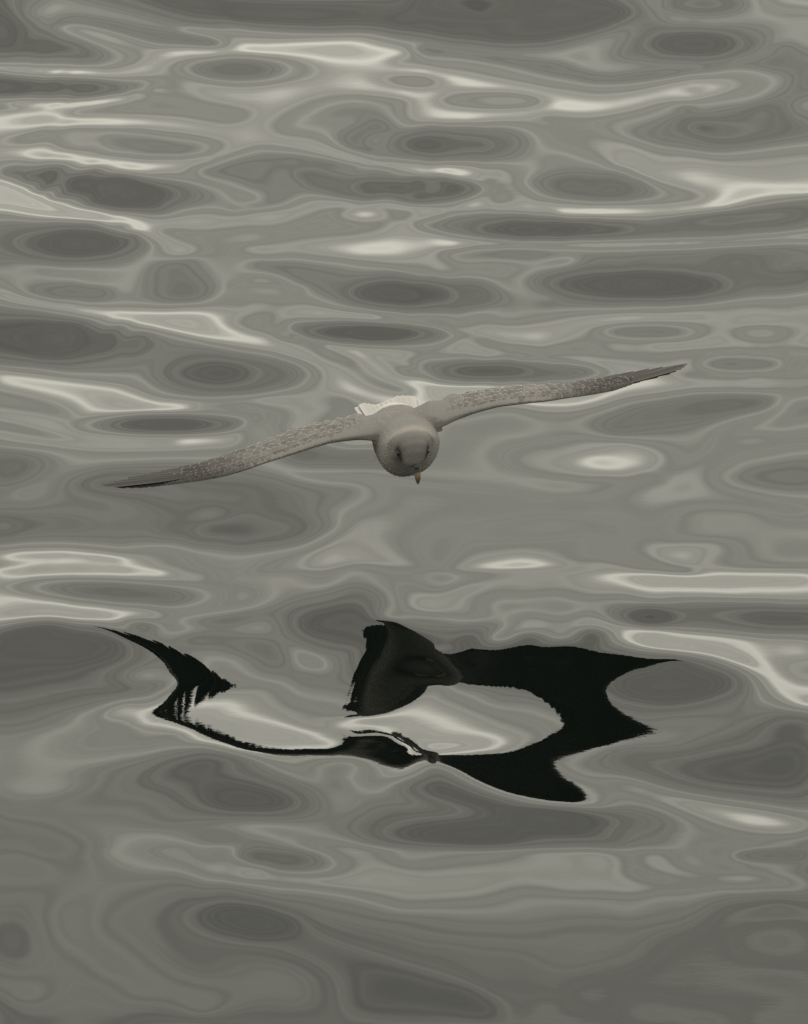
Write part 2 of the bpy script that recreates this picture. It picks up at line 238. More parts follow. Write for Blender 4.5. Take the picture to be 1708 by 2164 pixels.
466 18565 -368 508 18578 -367 551 18595 -367 593 18609 -367 636 18620 -367 678 18626 -367 720 18621 -367 761 18603 -367 802 18580 -367 843 18553 -368 883 18525 -368 490 18501 -241
513 18455 -244 536 18410 -247 561 18368 -250 587 18325 -252 613 18280 -255 143 18261 -478 170 18304 -475 185 18364 -471 182 18429 -468 157 18473 -464 120 18480 -463 81 18488 -462
40 18491 -461 0 18489 -461 204 18273 -258 208 18343 -254 207 18414 -250 190 18477 -246 155 18509 -244 178 18214 -480 215 18187 -482 253 18167 -483 292 18154 -484 331 18145 -484
371 18137 -484 411 18125 -485 450 18118 -484 490 18113 -484 530 18109 -484 570 18112 -484 609 18129 -482 648 18145 -481 687 18158 -480 721 18192 -478 755 18225 -475 792 18244 -473
831 18246 -472 870 18233 -472 39 18226 -481 50 18180 -483 26 18117 -487 0 18053 -491 0 17936 -497 36 17925 -499 74 17927 -500 113 17931 -500 152 17924 -501 191 17922 -501
231 17923 -501 270 17921 -502 309 17917 -502 348 17907 -502 387 17897 -502 426 17887 -501 465 17878 -501 504 17871 -501 543 17872 -500 583 17879 -500 622 17888 -500 661 17894 -499
700 17901 -498 739 17907 -498 778 17910 -497 817 17906 -496 855 17894 -495 0 17759 -508 47 17835 -504 100 17895 -502 150 17887 -284 189 17891 -285 229 17895 -285 268 17894 -285
307 17891 -285 346 17881 -285 385 17869 -285 424 17856 -285 463 17844 -285 502 17834 -284 541 17833 -284 580 17840 -284 620 17850 -283 659 17857 -283 698 17861 -282 737 17866 -282
776 17869 -281 815 17864 -280 853 17851 -279 99 17808 -71 139 17820 -71 179 17829 -70 219 17840 -70 259 17844 -70 298 17844 -70 338 17840 -70 377 17829 -69 417 17817 -69
456 17806 -69 496 17797 -69 535 17794 -69 575 17798 -68 615 17805 -68 654 17810 -68 694 17815 -67 734 17819 -67 773 17821 -66 812 17815 -65 851 17801 -65 178 18791 429
166 18751 426 134 18711 424 91 18687 423 48 18691 424 16 18714 426 5 18750 429 17 18787 431 48 18815 433 92 18832 434 135 18837 433 167 18824 432 94 18760 516
217 18802 211 201 18745 207 158 18696 204 99 18659 203 40 18665 204 -3 18699 207 -19 18752 211 -3 18808 215 40 18847 217 100 18872 218 159 18881 217 202 18855 215
275 18797 -7 257 18731 -12 208 18682 -16 137 18634 -18 60 18615 -18 -10 18633 -16 -59 18680 -12 -76 18753 -7 -59 18829 -2 -10 18887 1 61 18915 4 139 18940 4
210 18934 2 259 18876 -2 497 18337 185 479 18292 181 435 18281 180 382 18309 181 340 18362 184 324 18419 188 341 18460 191 385 18468 193 439 18439 192 481 18391 189
410 18373 252 538 18335 -33 519 18271 -38 471 18238 -41 408 18251 -41 345 18303 -38 299 18372 -34 283 18451 -29 301 18511 -25 349 18534 -22 413 18517 -22 477 18470 -24
522 18410 -28 258 18474 -246 263 18405 -251 277 18341 -254 302 18285 -258 341 18267 -259 383 18248 -260 425 18228 -260 466 18225 -260 508 18230 -259 550 18236 -258 322 18617 -17
363 18583 -18 424 18546 -20 723 19703 706 709 19681 704 678 19675 703 647 19687 704 635 19713 706 649 19739 708 680 19748 709 711 19732 708 774 19683 487 759 19637 483
722 19612 481 673 19608 480 625 19623 480 590 19663 483 578 19718 487 593 19768 491 630 19801 493 680 19813 494 728 19790 494 763 19742 491 817 19659 269 795 19590 263
742 19559 259 672 19557 258 601 19579 259 551 19642 263 534 19727 268 555 19804 274 609 19846 278 681 19864 279 752 19829 278 801 19751 274 471 19690 46 468 19577 18
524 19635 262 531 19701 266 540 19766 271 556 19825 275 567 19885 279 562 19955 284 556 20025 288 784 20048 335 768 20000 332 728 19975 330 680 19980 330 643 20015 332
629 20067 335 646 20114 338 685 20137 340 733 20132 340 771 20099 338 812 20032 73 795 19951 68 754 19898 64 701 19884 62 650 19911 64 613 19975 67 601 20060 72
618 20141 77 658 20188 81 712 20200 83 764 20178 81 801 20119 78 0 20017 723 41 19995 722 82 19979 721 123 19965 720 164 19955 719 206 19968 720 247 19980 721
288 19991 722 330 20003 723 372 20008 723 415 20015 723 458 20020 724 500 20021 724 183 19994 941 55 20046 835 390 20079 772 0 19882 494 39 19850 492 78 19824 490
118 19802 489 159 19791 488 201 19778 487 243 19773 487 286 19776 487 328 19777 487 367 19802 489 406 19829 491 442 19861 493 478 19890 496 508 19926 499 529 19972 502
531 20026 506 518 20084 510 0 19842 272 39 19808 271 78 19783 269 118 19762 268 161 19753 267 203 19743 266 245 19731 265 288 19737 266 331 19742 266 370 19759 268
404 19798 270 438 19837 273 471 19873 276 501 19912 279 531 19947 282 560 19981 285 638 19092 231 624 19030 227 611 18971 223 607 18914 219 627 18866 216 661 18838 214
698 18809 212 737 18809 212 778 18816 214 817 18823 215 857 18829 217 897 18832 218 654 18924 438 674 18895 393 766 18957 311 817 18967 313 831 19000 315 796 19064 319
871 19594 267 882 19524 263 892 19456 259 903 19388 254 898 19324 250 888 19259 246 878 19194 242 868 19129 237 926 19604 50 901 19081 16 463 17994 380 448 17978 379
409 17974 378 353 17982 377 291 17992 377 234 18000 377 195 18015 378 181 18033 380 195 18052 382 235 18067 383 292 18075 384 355 18066 384 411 18043 383 449 18016 382
323 18031 489 523 17985 162 507 17956 160 464 17941 158 401 17943 157 326 17957 156 251 17967 156 188 17982 158 146 18008 160 131 18041 162 146 18070 164 189 18091 166
253 18106 168 329 18110 168 404 18087 168 467 18053 167 509 18018 165 304 18149 -48 265 18146 -48 225 18148 -48 186 18149 -48 147 18157 -48 107 18165 -48 77 18127 -50
48 18079 -53 63 18032 -56 88 18001 -59 127 17993 -60 165 17979 -61 203 17971 -61 240 17960 -62 279 17957 -62 318 17955 -62 357 17946 -62 396 17934 -62 434 17921 -62
473 17912 -62 511 17908 -62 550 17911 -61 589 17920 -61 628 17930 -60 667 17938 -59 705 17948 -58 744 17959 -57 782 17965 -56 820 17965 -55 858 17958 -54 304 18167 -265
266 18165 -265 227 18168 -265 188 18172 -264 149 18181 -264 110 18192 -264 82 18155 -267 56 18103 -270 31 18051 -273 48 18015 -275 78 17988 -278 110 17966 -280 149 17959 -280
187 17955 -281 225 17951 -281 263 17945 -282 301 17936 -282 554 18000 164 592 18003 164 631 18008 164 670 18012 164 708 18020 165 747 18029 166 785 18033 167 823 18031 168
861 18023 168 606 18077 169 650 18094 170 693 18108 172 736 18122 173 780 18133 174 823 18136 175 865 18131 177 556 18075 -49 596 18092 -48 636 18109 -47 675 18121 -46
715 18135 -45 754 18156 -43 792 18173 -41 830 18183 -39 868 18189 -38 0 18154 -266 15 18170 -265 56 18382 404 40 18355 402 0 18338 401 -57 18366 404 -40 18392 406
0 18408 406 40 18406 406 97 18384 601 78 18339 597 30 18309 595 -79 18319 597 -79 18406 604 30 18449 606 79 18427 604 159 18396 185 137 18335 181 79 18288 178
0 18261 177 -79 18265 178 -138 18297 181 -159 18354 185 -138 18412 190 -80 18459 193 80 18482 193 138 18449 190 -842 17601 -73 -803 17612 -75 -764 17618 -76 -725 17620 -77
-684 17618 -78 -643 17608 -79 -602 17599 -80 -563 17602 -79 -539 17643 -76 -544 17706 -71 -490 17337 -97 -451 17339 -98 -417 17360 -96 -402 17408 -93 -401 17464 -89 -410 17519 -85
-419 17574 -81 -434 17625 -77 -449 17676 -73 -484 17488 45 -498 17634 -10 -381 17721 -290 -379 17658 -294 -376 17596 -298 -374 17534 -302 -373 17473 -307 -381 17413 -311 -389 17354 -315
-412 17322 -317 -451 17311 -318 -489 17294 -319 -765 17517 -83 -727 17529 -83 -689 17532 -84 -655 17504 -86 -621 17473 -88 -590 17434 -91 -558 17393 -93 -525 17360 -96 -610 17429 127
-625 17401 125 -662 17390 124 -700 17398 125 -717 17423 127 -703 17459 129 -665 17477 130 -627 17463 129 -540 17393 -93 -555 17346 -97 -599 17326 -99 -660 17330 -99 -721 17344 -97
-767 17369 -93 -785 17414 -89 -771 17472 -86 -728 17522 -84 -667 17538 -84 -605 17508 -86 -558 17451 -89 -340 17362 -533 -320 17308 -536 -321 17247 -540 -343 17195 -543 -348 17140 -547
-326 17094 -550 -296 17063 -553 -262 17037 -555 -228 17021 -557 -193 17017 -558 -158 17015 -560 -126 16995 -562 -95 16971 -564 -71 16935 -568 -52 16889 -571 -41 16832 -575 -22 16784 -579
0 16742 -582 -110 17231 -544 -147 17229 -543 -183 17231 -543 -220 17224 -543 -254 17207 -544 -265 17154 -547 -252 17100 -551 -224 17071 -553 -196 17051 -556 -164 17036 -558 -133 17019 -560
-99 17013 -562 -64 17012 -563 -31 16999 -564 0 16972 -567 -73 17227 -545 -37 17226 -546 0 17225 -547 -284 17211 -324 -287 17150 -328 -269 17100 -332 -247 17054 -335 -215 17041 -337
-180 17039 -339 -145 17033 -340 -112 17019 -342 -78 17008 -344 -55 16969 -347 -32 16927 -350 -15 16876 -354 0 16826 -358 -351 17727 -290 -351 17658 -294 -351 17590 -299 -351 17522 -303
-351 17453 -308 -341 17388 -312 -329 17321 -317 -301 17678 -75 -272 17640 -78 -245 17600 -81 -224 17553 -84 -203 17504 -88 -181 17456 -91 -157 17412 -94 -132 17371 -97 -106 17334 -100
-72 17323 -102 -36 17318 -103 0 17314 -104 -318 17484 -306 -280 17477 -307 -245 17467 -308 -220 17424 -311 -195 17382 -314 -170 17340 -317 -139 17310 -320 -108 17283 -322 -73 17275 -323
-36 17272 -324 0 17271 -326 -347 17463 -526 -308 17506 -523 -263 17498 -524 -224 17458 -527 -326 17687 -293 -285 17700 -292 -245 17713 -291 -204 17710 -291 -162 17699 -292 -121 17686 -292
-81 17670 -293 -40 17657 -294 0 17654 -295 -177 17607 -36 -23 17146 758 -33 17129 756 -57 17116 756 -80 17112 756 -90 17121 758 -81 17139 759 -57 17154 759 -33 17156 759
-4 17151 539 -19 17124 536 -57 17102 536 -94 17097 536 -110 17114 539 -94 17143 541 -57 17167 542 -19 17170 541 30 17171 321 11 17137 318 -40 17108 317 -102 17083 317
-152 17084 319 -172 17107 321 -153 17142 324 -103 17175 325 -40 17198 325 11 17197 324 64 17178 103 45 17137 100 -4 17104 98 -71 17075 97 -138 17056 98 -187 17065 100
-205 17097 103 -188 17138 106 -139 17177 108 -71 17209 109 -4 17226 108 46 17212 106 95 17178 -116 78 17131 -119 31 17092 -122 -36 17063 -123 -177 17022 -122 -224 17036 -119
-241 17076 -116 -225 17128 -112 -179 17173 -110 -111 17209 -108 -36 17239 -108 32 17244 -110 78 17221 -112 94 17492 344 81 17442 340 45 17395 337 -4 17365 336 -53 17363 337
-88 17388 340 -102 17431 344 -89 17477 347 -53 17514 350 -4 17538 351 45 17545 350 81 17531 347 129 17501 125 111 17436 121 64 17378 117 1 17338 116 -62 17335 117
-109 17369 121 -126 17431 125 -109 17492 130 -63 17537 134 1 17569 135 65 17582 134 112 17559 130 -825 17219 -99 -789 17238 -100 -754 17253 -101 -720 17246 -103 -686 17232 -105
-652 17208 -106 -620 17172 -109 -589 17128 -111 -556 17088 -113 -522 17050 -115 -490 17015 -117 -459 16976 -119 -428 16938 -122 -398 16905 -124 -367 16877 -126 -334 16862 -128 -300 16852 -130
-267 16838 -131 -237 16814 -133 -213 16787 -136 -204 16742 -140 -216 16691 -144 -240 16654 -146 -270 16625 -148 -302 16608 -150 -337 16598 -151 -372 16586 -151 -407 16582 -151 -441 16590 -151
-472 16620 -148 -502 16658 -146 -533 16704 -144 -567 16749 -142 -601 16787 -140 -636 16822 -139 -671 16849 -137 -705 16866 -136 -739 16874 -134 -774 16865 -133 -809 16849 -132 -827 17256 -315
-792 17268 -316 -757 17277 -318 -722 17280 -319 -686 17273 -320 -653 17247 -322 -620 17213 -324 -586 17171 -326 -553 17130 -328 -520 17091 -330 -488 17057 -332 -455 17021 -335 -425 16980 -337
-396 16944 -340 -364 16921 -341 -330 16909 -343 -297 16897 -345 -263 16881 -346 -233 16860 -349 -203 16843 -351 -187 16805 -354 -179 16754 -358 -191 16699 -362 -204 16647 -365 -234 16619 -367
-266 16596 -369 -299 16583 -370 -334 16575 -371 -369 16564 -371 -404 16556 -372 -439 16566 -371 -475 16577 -370 -507 16606 -368 -537 16654 -366 -567 16706 -363 -601 16745 -362 -636 16779 -360
-671 16806 -359 -705 16820 -357 -740 16827 -356 -774 16826 -354 -807 16819 -353 -829 17307 -530 -794 17315 -532 -758 17320 -533 -723 17318 -535 -687 17306 -537 -652 17279 -539 -618 17243 -541
-584 17199 -543 -552 17152 -546 -519 17107 -548 -488 17066 -550 -454 17028 -553 -421 16993 -555 -388 16963 -557 -353 16948 -559 -318 16937 -560 -283 16923 -562 -250 16905 -564 -216 16893 -566
-186 16878 -568 -161 16844 -571 -142 16800 -574 -131 16743 -578 -119 16687 -582 -103 16638 -586 -73 16629 -588 -37 16636 -588 0 16640 -589 -243 17027 -337 -211 17008 -340 -179 16992 -342
-147 16972 -344 -120 16937 -347 -97 16898 -350 -86 16843 -354 -75 16788 -358 -56 16744 -362 -28 16713 -365 0 16681 -367 -806 16789 -574 -772 16793 -575 -738 16791 -577 -703 16781 -578
-669 16763 -580 -635 16731 -582 -601 16690 -584 -567 16646 -586 -537 16594 -588 -507 16545 -591 -474 16520 -592 -437 16518 -593 -401 16517 -593 -366 16522 -593 -331 16538 -592 -296 16552 -591
-261 16559 -590 -226 16570 -589 -190 16581 -589 -504 16949 96 -472 16907 93 -440 16868 91 -405 16843 89 -369 16831 88 -333 16823 87 -305 16797 84 -278 16767 81 -292 16722 78
-307 16677 74 -338 16656 72 -373 16637 71 -408 16647 72 -443 16665 74 -471 16702 76 -498 16748 79 -333 16740 298 -349 16708 295 -389 16692 294 -429 16707 295 -446 16740 298
-430 16768 301 -390 16776 302 -350 16767 301 -567 17007 535 -584 16979 531 -633 16981 529 -701 16991 530 -767 16990 532 -816 16993 535 -835 17021 539 -820 17070 543 -773 17126 545
-707 17153 544 -638 17126 542 -587 17063 539 -656 17071 646 -688 17042 644 -754 17025 644 -788 17036 647 -757 17087 650 -691 17106 649 -504 16956 314 -521 16907 309 -574 16900 306
-651 16924 305 -736 16933 307 -812 16926 311 -865 16938 316 -886 16990 321 -870 17056 326 -820 17125 329 -746 17187 330 -660 17188 329 -581 17118 325 -525 17030 320 -501 16849 87
-484 16891 91 -491 16944 95 -510 17001 100 -800 16665 -582 -767 16668 -583 -733 16666 -585 -701 16649 -587 -668 16625 -588 -640 16582 -591 -613 16528 -594 -581 16486 -596 -546 16457 -597
-510 16448 -597 -475 16446 -597 -440 16449 -597 -405 16457 -597 -370 16466 -597 -337 16459 -597 -305 16434 -599 -295 16379 -603 -310 16337 -607 -330 16301 -610 -363 16293 -611 -396 16281 -612
-431 16277 -612 -466 16270 -612 -500 16266 -612 -535 16267 -612 -570 16272 -612 -605 16283 -611 -638 16311 -610 -668 16345 -607 -692 16387 -604 -724 16406 -602 -757 16415 -601 -789 16419 -599
-795 16550 -371 -759 16541 -373 -722 16525 -376 -687 16494 -378 -652 16453 -381 -793 16493 -485 -746 16480 -487 -699 16455 -490 -414 16361 487 -426 16347 486 -458 16336 485 -497 16335 485
-530 16346 486 -543 16361 487 -531 16371 489 -499 16376 489 -459 16376 489 -426 16372 488 -391 16363 269 -402 16343 267 -434 16326 266 -477 16317 265 -521 16324 266 -553 16343 267
-566 16366 269 -555 16383 271 -523 16390 272 -479 16392 272 -435 16391 272 -403 16381 270 -347 16362 50 -363 16335 48 -407 16315 46 -467 16302 46 -529 16311 46 -574 16339 48
-592 16374 51 -576 16398 53 -531 16405 55 -470 16408 55 -409 16408 55 -364 16391 53 -317 16360 -168 -331 16330 -170 -373 16309 -172 -434 16293 -174 -501 16290 -173 -562 16310 -172
-606 16346 -170 -622 16385 -167 -608 16415 -165 -566 16425 -163 -505 16424 -161 -437 16426 -162 -375 16420 -163 -333 16395 -165 -289 16352 -408 -306 16313 -411 -356 16292 -414 -579 16297 -413
-630 16342 -411 -650 16390 -407 -633 16431 -404 -584 16444 -402 -511 16440 -401 -431 16442 -401 -358 16432 -402 -308 16399 -405 -398 16496 -376 -362 16499 -376 -326 16501 -376 -295 16479 -377
-270 16431 -380 -264 16382 -384 -276 16331 -388 -288 16282 -391 -330 16565 -546 -291 16573 -546 -252 16576 -545 -213 16564 -546 -181 16533 -548 -162 16477 -552 -173 16414 -556 -189 16355 -560
-210 16303 -564 -120 16570 -371 -131 16502 -376 -141 16435 -380 -151 16367 -385 -784 16291 -608 -753 16277 -610 -722 16258 -613 -688 16244 -614 -653 16227 -615 -618 16217 -616 -582 16209 -616
-546 16205 -616 -511 16202 -616 -475 16202 -617 -440 16202 -617 -404 16203 -617 -369 16202 -617 -786 16339 -386 -752 16328 -388 -718 16312 -390 -683 16291 -392 -647 16271 -394 -610 16247 -395
-573 16234 -396 -536 16231 -396 -498 16231 -396 -461 16232 -396 -780 16206 -396 -745 16207 -397 -710 16204 -398 -675 16193 -399 -639 16176 -400 -603 16166 -401 -567 16156 -401 -531 16150 -401
-495 16146 -402 -459 16144 -402 -620 15943 18 -600 15985 22 -571 16007 24 -532 16010 24 -493 16003 24 -455 15991 22 -619 15911 15 -595 15873 12 -568 15841 9 -536 15814 7
-504 15790 5 -472 15769 3 -439 15749 1 -511 15921 235 -522 15898 233 -551 15890 232 -580 15902 233 -592 15926 235 -581 15948 237 -553 15955 238 -524 15944 237 -676 15875 -206
-674 15927 -202 -673 15979 -198 -660 16019 -194 -631 16045 -192 -602 16070 -189 -567 16073 -189 -530 16070 -189 -494 16071 -189 -457 16072 -189 -771 15998 23 -729 16074 29 -761 15789 -300
-746 15844 -296 -730 15897 -292 -408 15930 17 -385 15884 13 -361 15837 9 -338 15789 5 -451 15869 142 -208 16097 31 -173 16096 31 -138 16100 31 -105 16119 33 -72 16142 34
-239 16048 -365 -222 16002 -369 -203 15960 -372 -169 15947 -373 -135 15939 -374 -101 15956 -373 -67 15978 -372 -251 15962 -198 -223 15933 -200 -194 15904 -202 -162 15891 -203 -128 15889 -204
-93 15891 -204 -95 16188 -486 -63 16216 -485 639 17559 349 624 17521 346 582 17489 343 522 17472 342 457 17484 342 399 17515 343 359 17549 345 345 17589 349 360 17627 352
402 17652 355 461 17651 356 527 17639 356 586 17625 355 626 17598 352 585 17557 524 557 17518 521 491 17509 519 425 17540 520 399 17584 524 427 17615 527 493 17613 529
559 17593 527 511 17558 743 501 17549 742 482 17553 742 472 17566 743 482 17574 744 502 17570 744 689 17560 131 667 17504 127 611 17462 123 532 17437 121 446 17452 121
368 17490 122 314 17535 126 296 17592 131 316 17651 135 372 17692 139 451 17696 141 539 17680 141 618 17662 139 671 17619 136 0 17483 478 38 17493 477 69 17495 476
86 17483 474 86 17462 473 69 17436 471 38 17409 470 0 17390 469 0 17537 220 55 17555 219 104 17562 218 140 17541 216 159 17505 213 159 17467 210 139 17431 207
103 17396 205 55 17361 203 38 17333 -104 76 17344 -104 113 17359 -104 149 17381 -102 185 17395 -101 198 17446 -97 200 17498 -93 187 17549 -89 668 17679 141 701 17653 139
734 17625 137 769 17603 136 804 17578 135 840 17548 134 791 17659 -34 696 17765 147 669 17696 142 0 17633 -297 38 17651 -297 76 17675 -297 115 17696 -297 151 17721 -296
188 17751 -294 224 17780 -293 211 17553 -308 232 17617 -304 253 17679 -300 272 17740 -295 306 17769 -293 348 17778 -292 0 17556 -84 41 17570 -84 82 17591 -84 123 17606 -85
146 17362 -213 184 17391 -210 223 17422 -208 263 17462 -206 304 17500 -204 293 17441 -99 330 17443 -99 367 17439 -100 404 17429 -100 441 17415 -100 478 17414 -100 515 17415 -99
552 17419 -99 589 17427 -98 624 17447 -96 659 17464 -95 694 17478 -93 729 17493 -91 765 17500 -90 801 17501 -89 837 17495 -88 194 17286 -327 231 17303 -325 269 17329 -324
306 17355 -323 344 17374 -322 383 17377 -322 421 17374 -322 460 17366 -322 498 17360 -322 537 17358 -321 573 17379 -320 610 17400 -318 647 17417 -316 683 17430 -315 721 17434 -314
759 17438 -313 797 17437 -312 834 17429 -311 37 17225 -548 74 17223 -549 110 17214 -550 145 17185 -552 177 17146 -554 205 17099 -557 238 17078 -559 275 17072 -559 304 17108 -558
329 17162 -554 351 17217 -551 377 17262 -548 414 17280 -546 451 17288 -545 489 17288 -545 527 17292 -544 565 17291 -544 604 17289 -544 642 17290 -543 678 17300 -542 715 17310 -541
753 17314 -540 791 17310 -539 828 17297 -538 120 17129 -556 133 17069 -560 155 17024 -563 186 16988 -565 221 16974 -565 257 16969 -566 293 16969 -567 329 16967 -567 364 16962 -568
394 16932 -570 422 16893 -572 450 16851 -575 96 17188 -333 128 17155 -336 159 17112 -338 183 17060 -341 211 17020 -344 249 17017 -344 287 17018 -345 40 17263 -327 80 17256 -329
121 17242 -330 559 17182 -114 546 17155 -117 511 17142 -118 470 17148 -118 437 17172 -117 425 17202 -115 438 17228 -113 472 17239 -111 514 17233 -111 547 17212 -112 492 17190 -27
602 17176 -333 587 17137 -336 548 17114 -338 495 17110 -339 442 17130 -338 404 17162 -336 391 17203 -333 406 17245 -330 446 17268 -328 499 17269 -327 552 17252 -328 590 17219 -330
625 17129 -554 579 17093 -557 527 17078 -559 755 17130 -333 744 17102 -335 720 17095 -336 697 17112 -335 688 17145 -333 699 17173 -331 723 17180 -330 746 17162 -331 574 17048 -560
614 17039 -560 655 17033 -559 695 17031 -559 735 17021 -559 775 17002 -559 814 16973 -559 650 17165 -551 673 17214 -547 711 17209 -547 750 17201 -547 787 17176 -547 821 17129 -549
648 17112 -598 311 17034 -344 346 17028 -345 382 17019 -346 417 17006 -346 453 17000 -346 490 16998 -346 526 16996 -346 562 16994 -345 598 16994 -345 634 16995 -344 670 17000 -343
706 16992 -343 742 16980 -343 777 16962 -343 812 16935 -343 431 17062 -474 222 16860 299 211 16846 298 183 16838 297 148 16843 297 120 16855 298 109 16871 299 120 16884 300
148 16890 301 183 16885 301 212 16875 300 268 16865 81 254 16839 79 220 16820 77 172 16816 77 125 16828 77 91 16848 79 78 16874 81 91 16897 83 126 16910 84
173 16910 85 221 16902 84 255 16887 83 379 16873 -137 365 16840 -140 325 16812 -142 267 16784 -144 198 16775 -144 129 16790 -144 71 16809 -142 32 16831 -140 19 16862 -137
32 16905 -135 72 16938 -132 130 16947 -131 200 16946 -130 269 16950 -131 328 16941 -132 366 16911 -134 10 16909 -571 35 16812 -579 63 16781 -581 97 16773 -582 134 16770 -582
171 16762 -582 208 16760 -582 245 16764 -582 282 16772 -582 319 16785 -581 355 16793 -580 391 16798 -579 425 16812 -577 9 16947 -350 22 16896 -353 38 16853 -357 56 16809 -361
71 16991 -369 110 16973 -369 148 16958 -370 187 16947 -371 226 16942 -371 264 16938 -372 302 16933 -373 339 16923 -374 375 16904 -375 403 16859 -378 744 16876 -241 730 16853 -243
694 16843 -245 650 16849 -245 615 16871 -244 603 16901 -242 617 16926 -240 653 16937 -238 697 16932 -238 732 16908 -239 791 16852 -525 778 16821 -528 746 16810 -530 701 16807 -531
650 16815 -531 606 16834 -530 575 16866 -528 565 16907 -526 578 16944 -523 610 16965 -521 656 16972 -520 707 16966 -520 751 16939 -521 781 16895 -523 498 16715 -583 536 16724 -582
575 16733 -581 613 16744 -580 651 16753 -579 689 16760 -578 727 16759 -578 765 16745 -577 803 16728 -577 567 16814 -401 607 16807 -401 647 16798 -401 686 16787 -402 726 16788 -401
766 16778 -400 805 16766 -399 465 16544 -27 499 16564 -25 534 16585 -24 568 16602 -23 605 16608 -22 641 16610 -22 675 16596 -22 709 16572 -24 324 16430 -385 350 16472 -382
376 16513 -379 402 16552 -376 428 16592 -373 458 16623 -370 494 16639 -369 529 16657 -368 565 16672 -367 602 16669 -367 638 16664 -367 675 16655 -367 711 16643 -367 737 16606 -369
755 16550 -373 748 16509 -376 725 16477 -379 701 16445 -383 681 16404 -386 663 16359 -390 636 16367 -565 661 16405 -562 687 16440 -558 714 16470 -555 736 16504 -552 745 16556 -548
636 16363 -565 671 16331 -567 707 16307 -568 745 16288 -568 783 16268 -568 737 16360 -409 415 16373 -41 450 16390 -40 485 16405 -38 519 16425 -37 549 16458 -35 580 16489 -32
445 16126 -648 428 16075 -651 387 16037 -653 336 16032 -654 296 16062 -652 281 16109 -648 298 16154 -645 339 16185 -643 390 16195 -643 431 16172 -645 372 16112 -824 483 16155 -548
463 16076 -553 415 16011 -557 351 15981 -559 289 16004 -557 243 16063 -554 227 16138 -549 245 16206 -544 293 16253 -540 358 16280 -538 422 16274 -540 467 16226 -543 150 16167 -361
165 16118 -365 180 16067 -369 209 16030 -371 237 15991 -373 269 15963 -375 303 15944 -376 336 15928 -377 371 15940 -376 406 15958 -375 438 15988 -373 465 16034 -371 492 16082 -368
514 16135 -364 535 16186 -361 549 16238 -357 562 16290 -353 575 16341 -349 92 16392 -278 111 16350 -282 129 16309 -285 130 16263 -289 117 16214 -292 105 16166 -296 195 16524 -356
517 15940 -575 529 15999 -571 545 16054 -567 564 16105 -563 582 16154 -560 607 16191 -556 638 16215 -554 671 16234 -552 707 16233 -551 744 16227 -550 780 16218 -549 610 16028 -415
634 16076 -411 658 16123 -407 697 16133 -405 737 16138 -404 777 16138 -402 789 15981 -262 768 15957 -265 720 15961 -266 674 15986 -265 655 16023 -262 676 16055 -259 724 16058 -258
771 16025 -259 548 15898 -600 581 15871 -602 615 15850 -603 650 15830 -605 687 15823 -605 725 15810 -606 761 15791 -606 224 15914 -423 259 15894 -424 293 15877 -425 328 15869 -425
363 15874 -425 399 15883 -424 434 15896 -424 466 15929 -422 495 15973 -420 67 15897 -535 179 15843 -539 312 15779 -585 9 15807 -518 -202 15613 34 -219 15582 31 -262 15571 29
-317 15580 29 -362 15602 31 -379 15637 34 -363 15670 37 -319 15689 39 -264 15681 39 -219 15651 37 -162 15617 -52 -182 15566 -57 -236 15539 -61 -311 15540 -62 -386 15556 -60
-442 15596 -57 -463 15650 -51 -445 15710 -46 -391 15751 -43 -315 15758 -42 -239 15731 -43 -183 15679 -47 -421 15562 -234 -387 15552 -235 -353 15540 -236 -319 15529 -238 -285 15512 -239
-252 15504 -239 -219 15510 -237 -186 15514 -236 -162 15538 -233 -141 15568 -230 -129 15607 -227 -135 15658 -222 -141 15708 -218 -442 15493 -458 -409 15485 -459 -376 15476 -460 -343 15465 -461
-311 15453 -462 -278 15435 -463 -247 15435 -463 -217 15449 -461 -188 15461 -459 -158 15469 -457 -132 15483 -455 -122 15526 -451 -111 15572 -447 -101 15619 -444 -47 15530 -494 -46 15166 -521
-368 15723 -307 -755 15648 -7 -721 15652 -7 -686 15650 -7 -652 15647 -7 -617 15646 -7 -583 15647 -7 -549 15650 -7 -515 15654 -7 -480 15660 -7 -446 15668 -6 -749 15509 -543
-716 15508 -543 -682 15501 -544 -648 15495 -544 -615 15491 -544 -583 15475 -546 -550 15459 -547 -518 15443 -549 -486 15426 -550 -456 15409 -552 -425 15392 -554 -395 15376 -555 -365 15358 -557
-333 15348 -558 -300 15341 -559 -267 15325 -559 -234 15307 -560 -205 15272 -562 -190 15225 -565 -192 15176 -569 -199 15131 -573 -211 15089 -576 -217 15042 -580 -219 14993 -584 -217 14944 -588
-210 14898 -592 -204 14854 -596 -197 14812 -600 -188 14773 -604 -179 14735 -608 -168 14697 -611 -148 14671 -614 -127 14645 -618 -746 15436 -899 -709 15439 -899 -672 15438 -899 -635 15440 -899
-599 15437 -899 -563 15424 -900 -527 15412 -902 -743 15380 -684 -710 15385 -683 -677 15389 -683 -643 15394 -682 -610 15402 -682 -577 15387 -683 -544 15373 -684 -512 15361 -686 -479 15349 -687
-447 15337 -689 -415 15325 -690 -383 15313 -692 -352 15298 -693 -319 15288 -694 -286 15271 -695 -259 15237 -697 -247 15182 -701 -247 15129 -705 -256 15081 -709 -281 15047 -712 -306 15017 -714
-339 15009 -715 -371 14999 -715 -404 14990 -716 -436 14980 -716 -468 14983 -715 -500 14997 -713 -532 15010 -712 -565 15024 -711 -597 15038 -710 -630 15042 -709 -663 15051 -708 -696 15062 -707
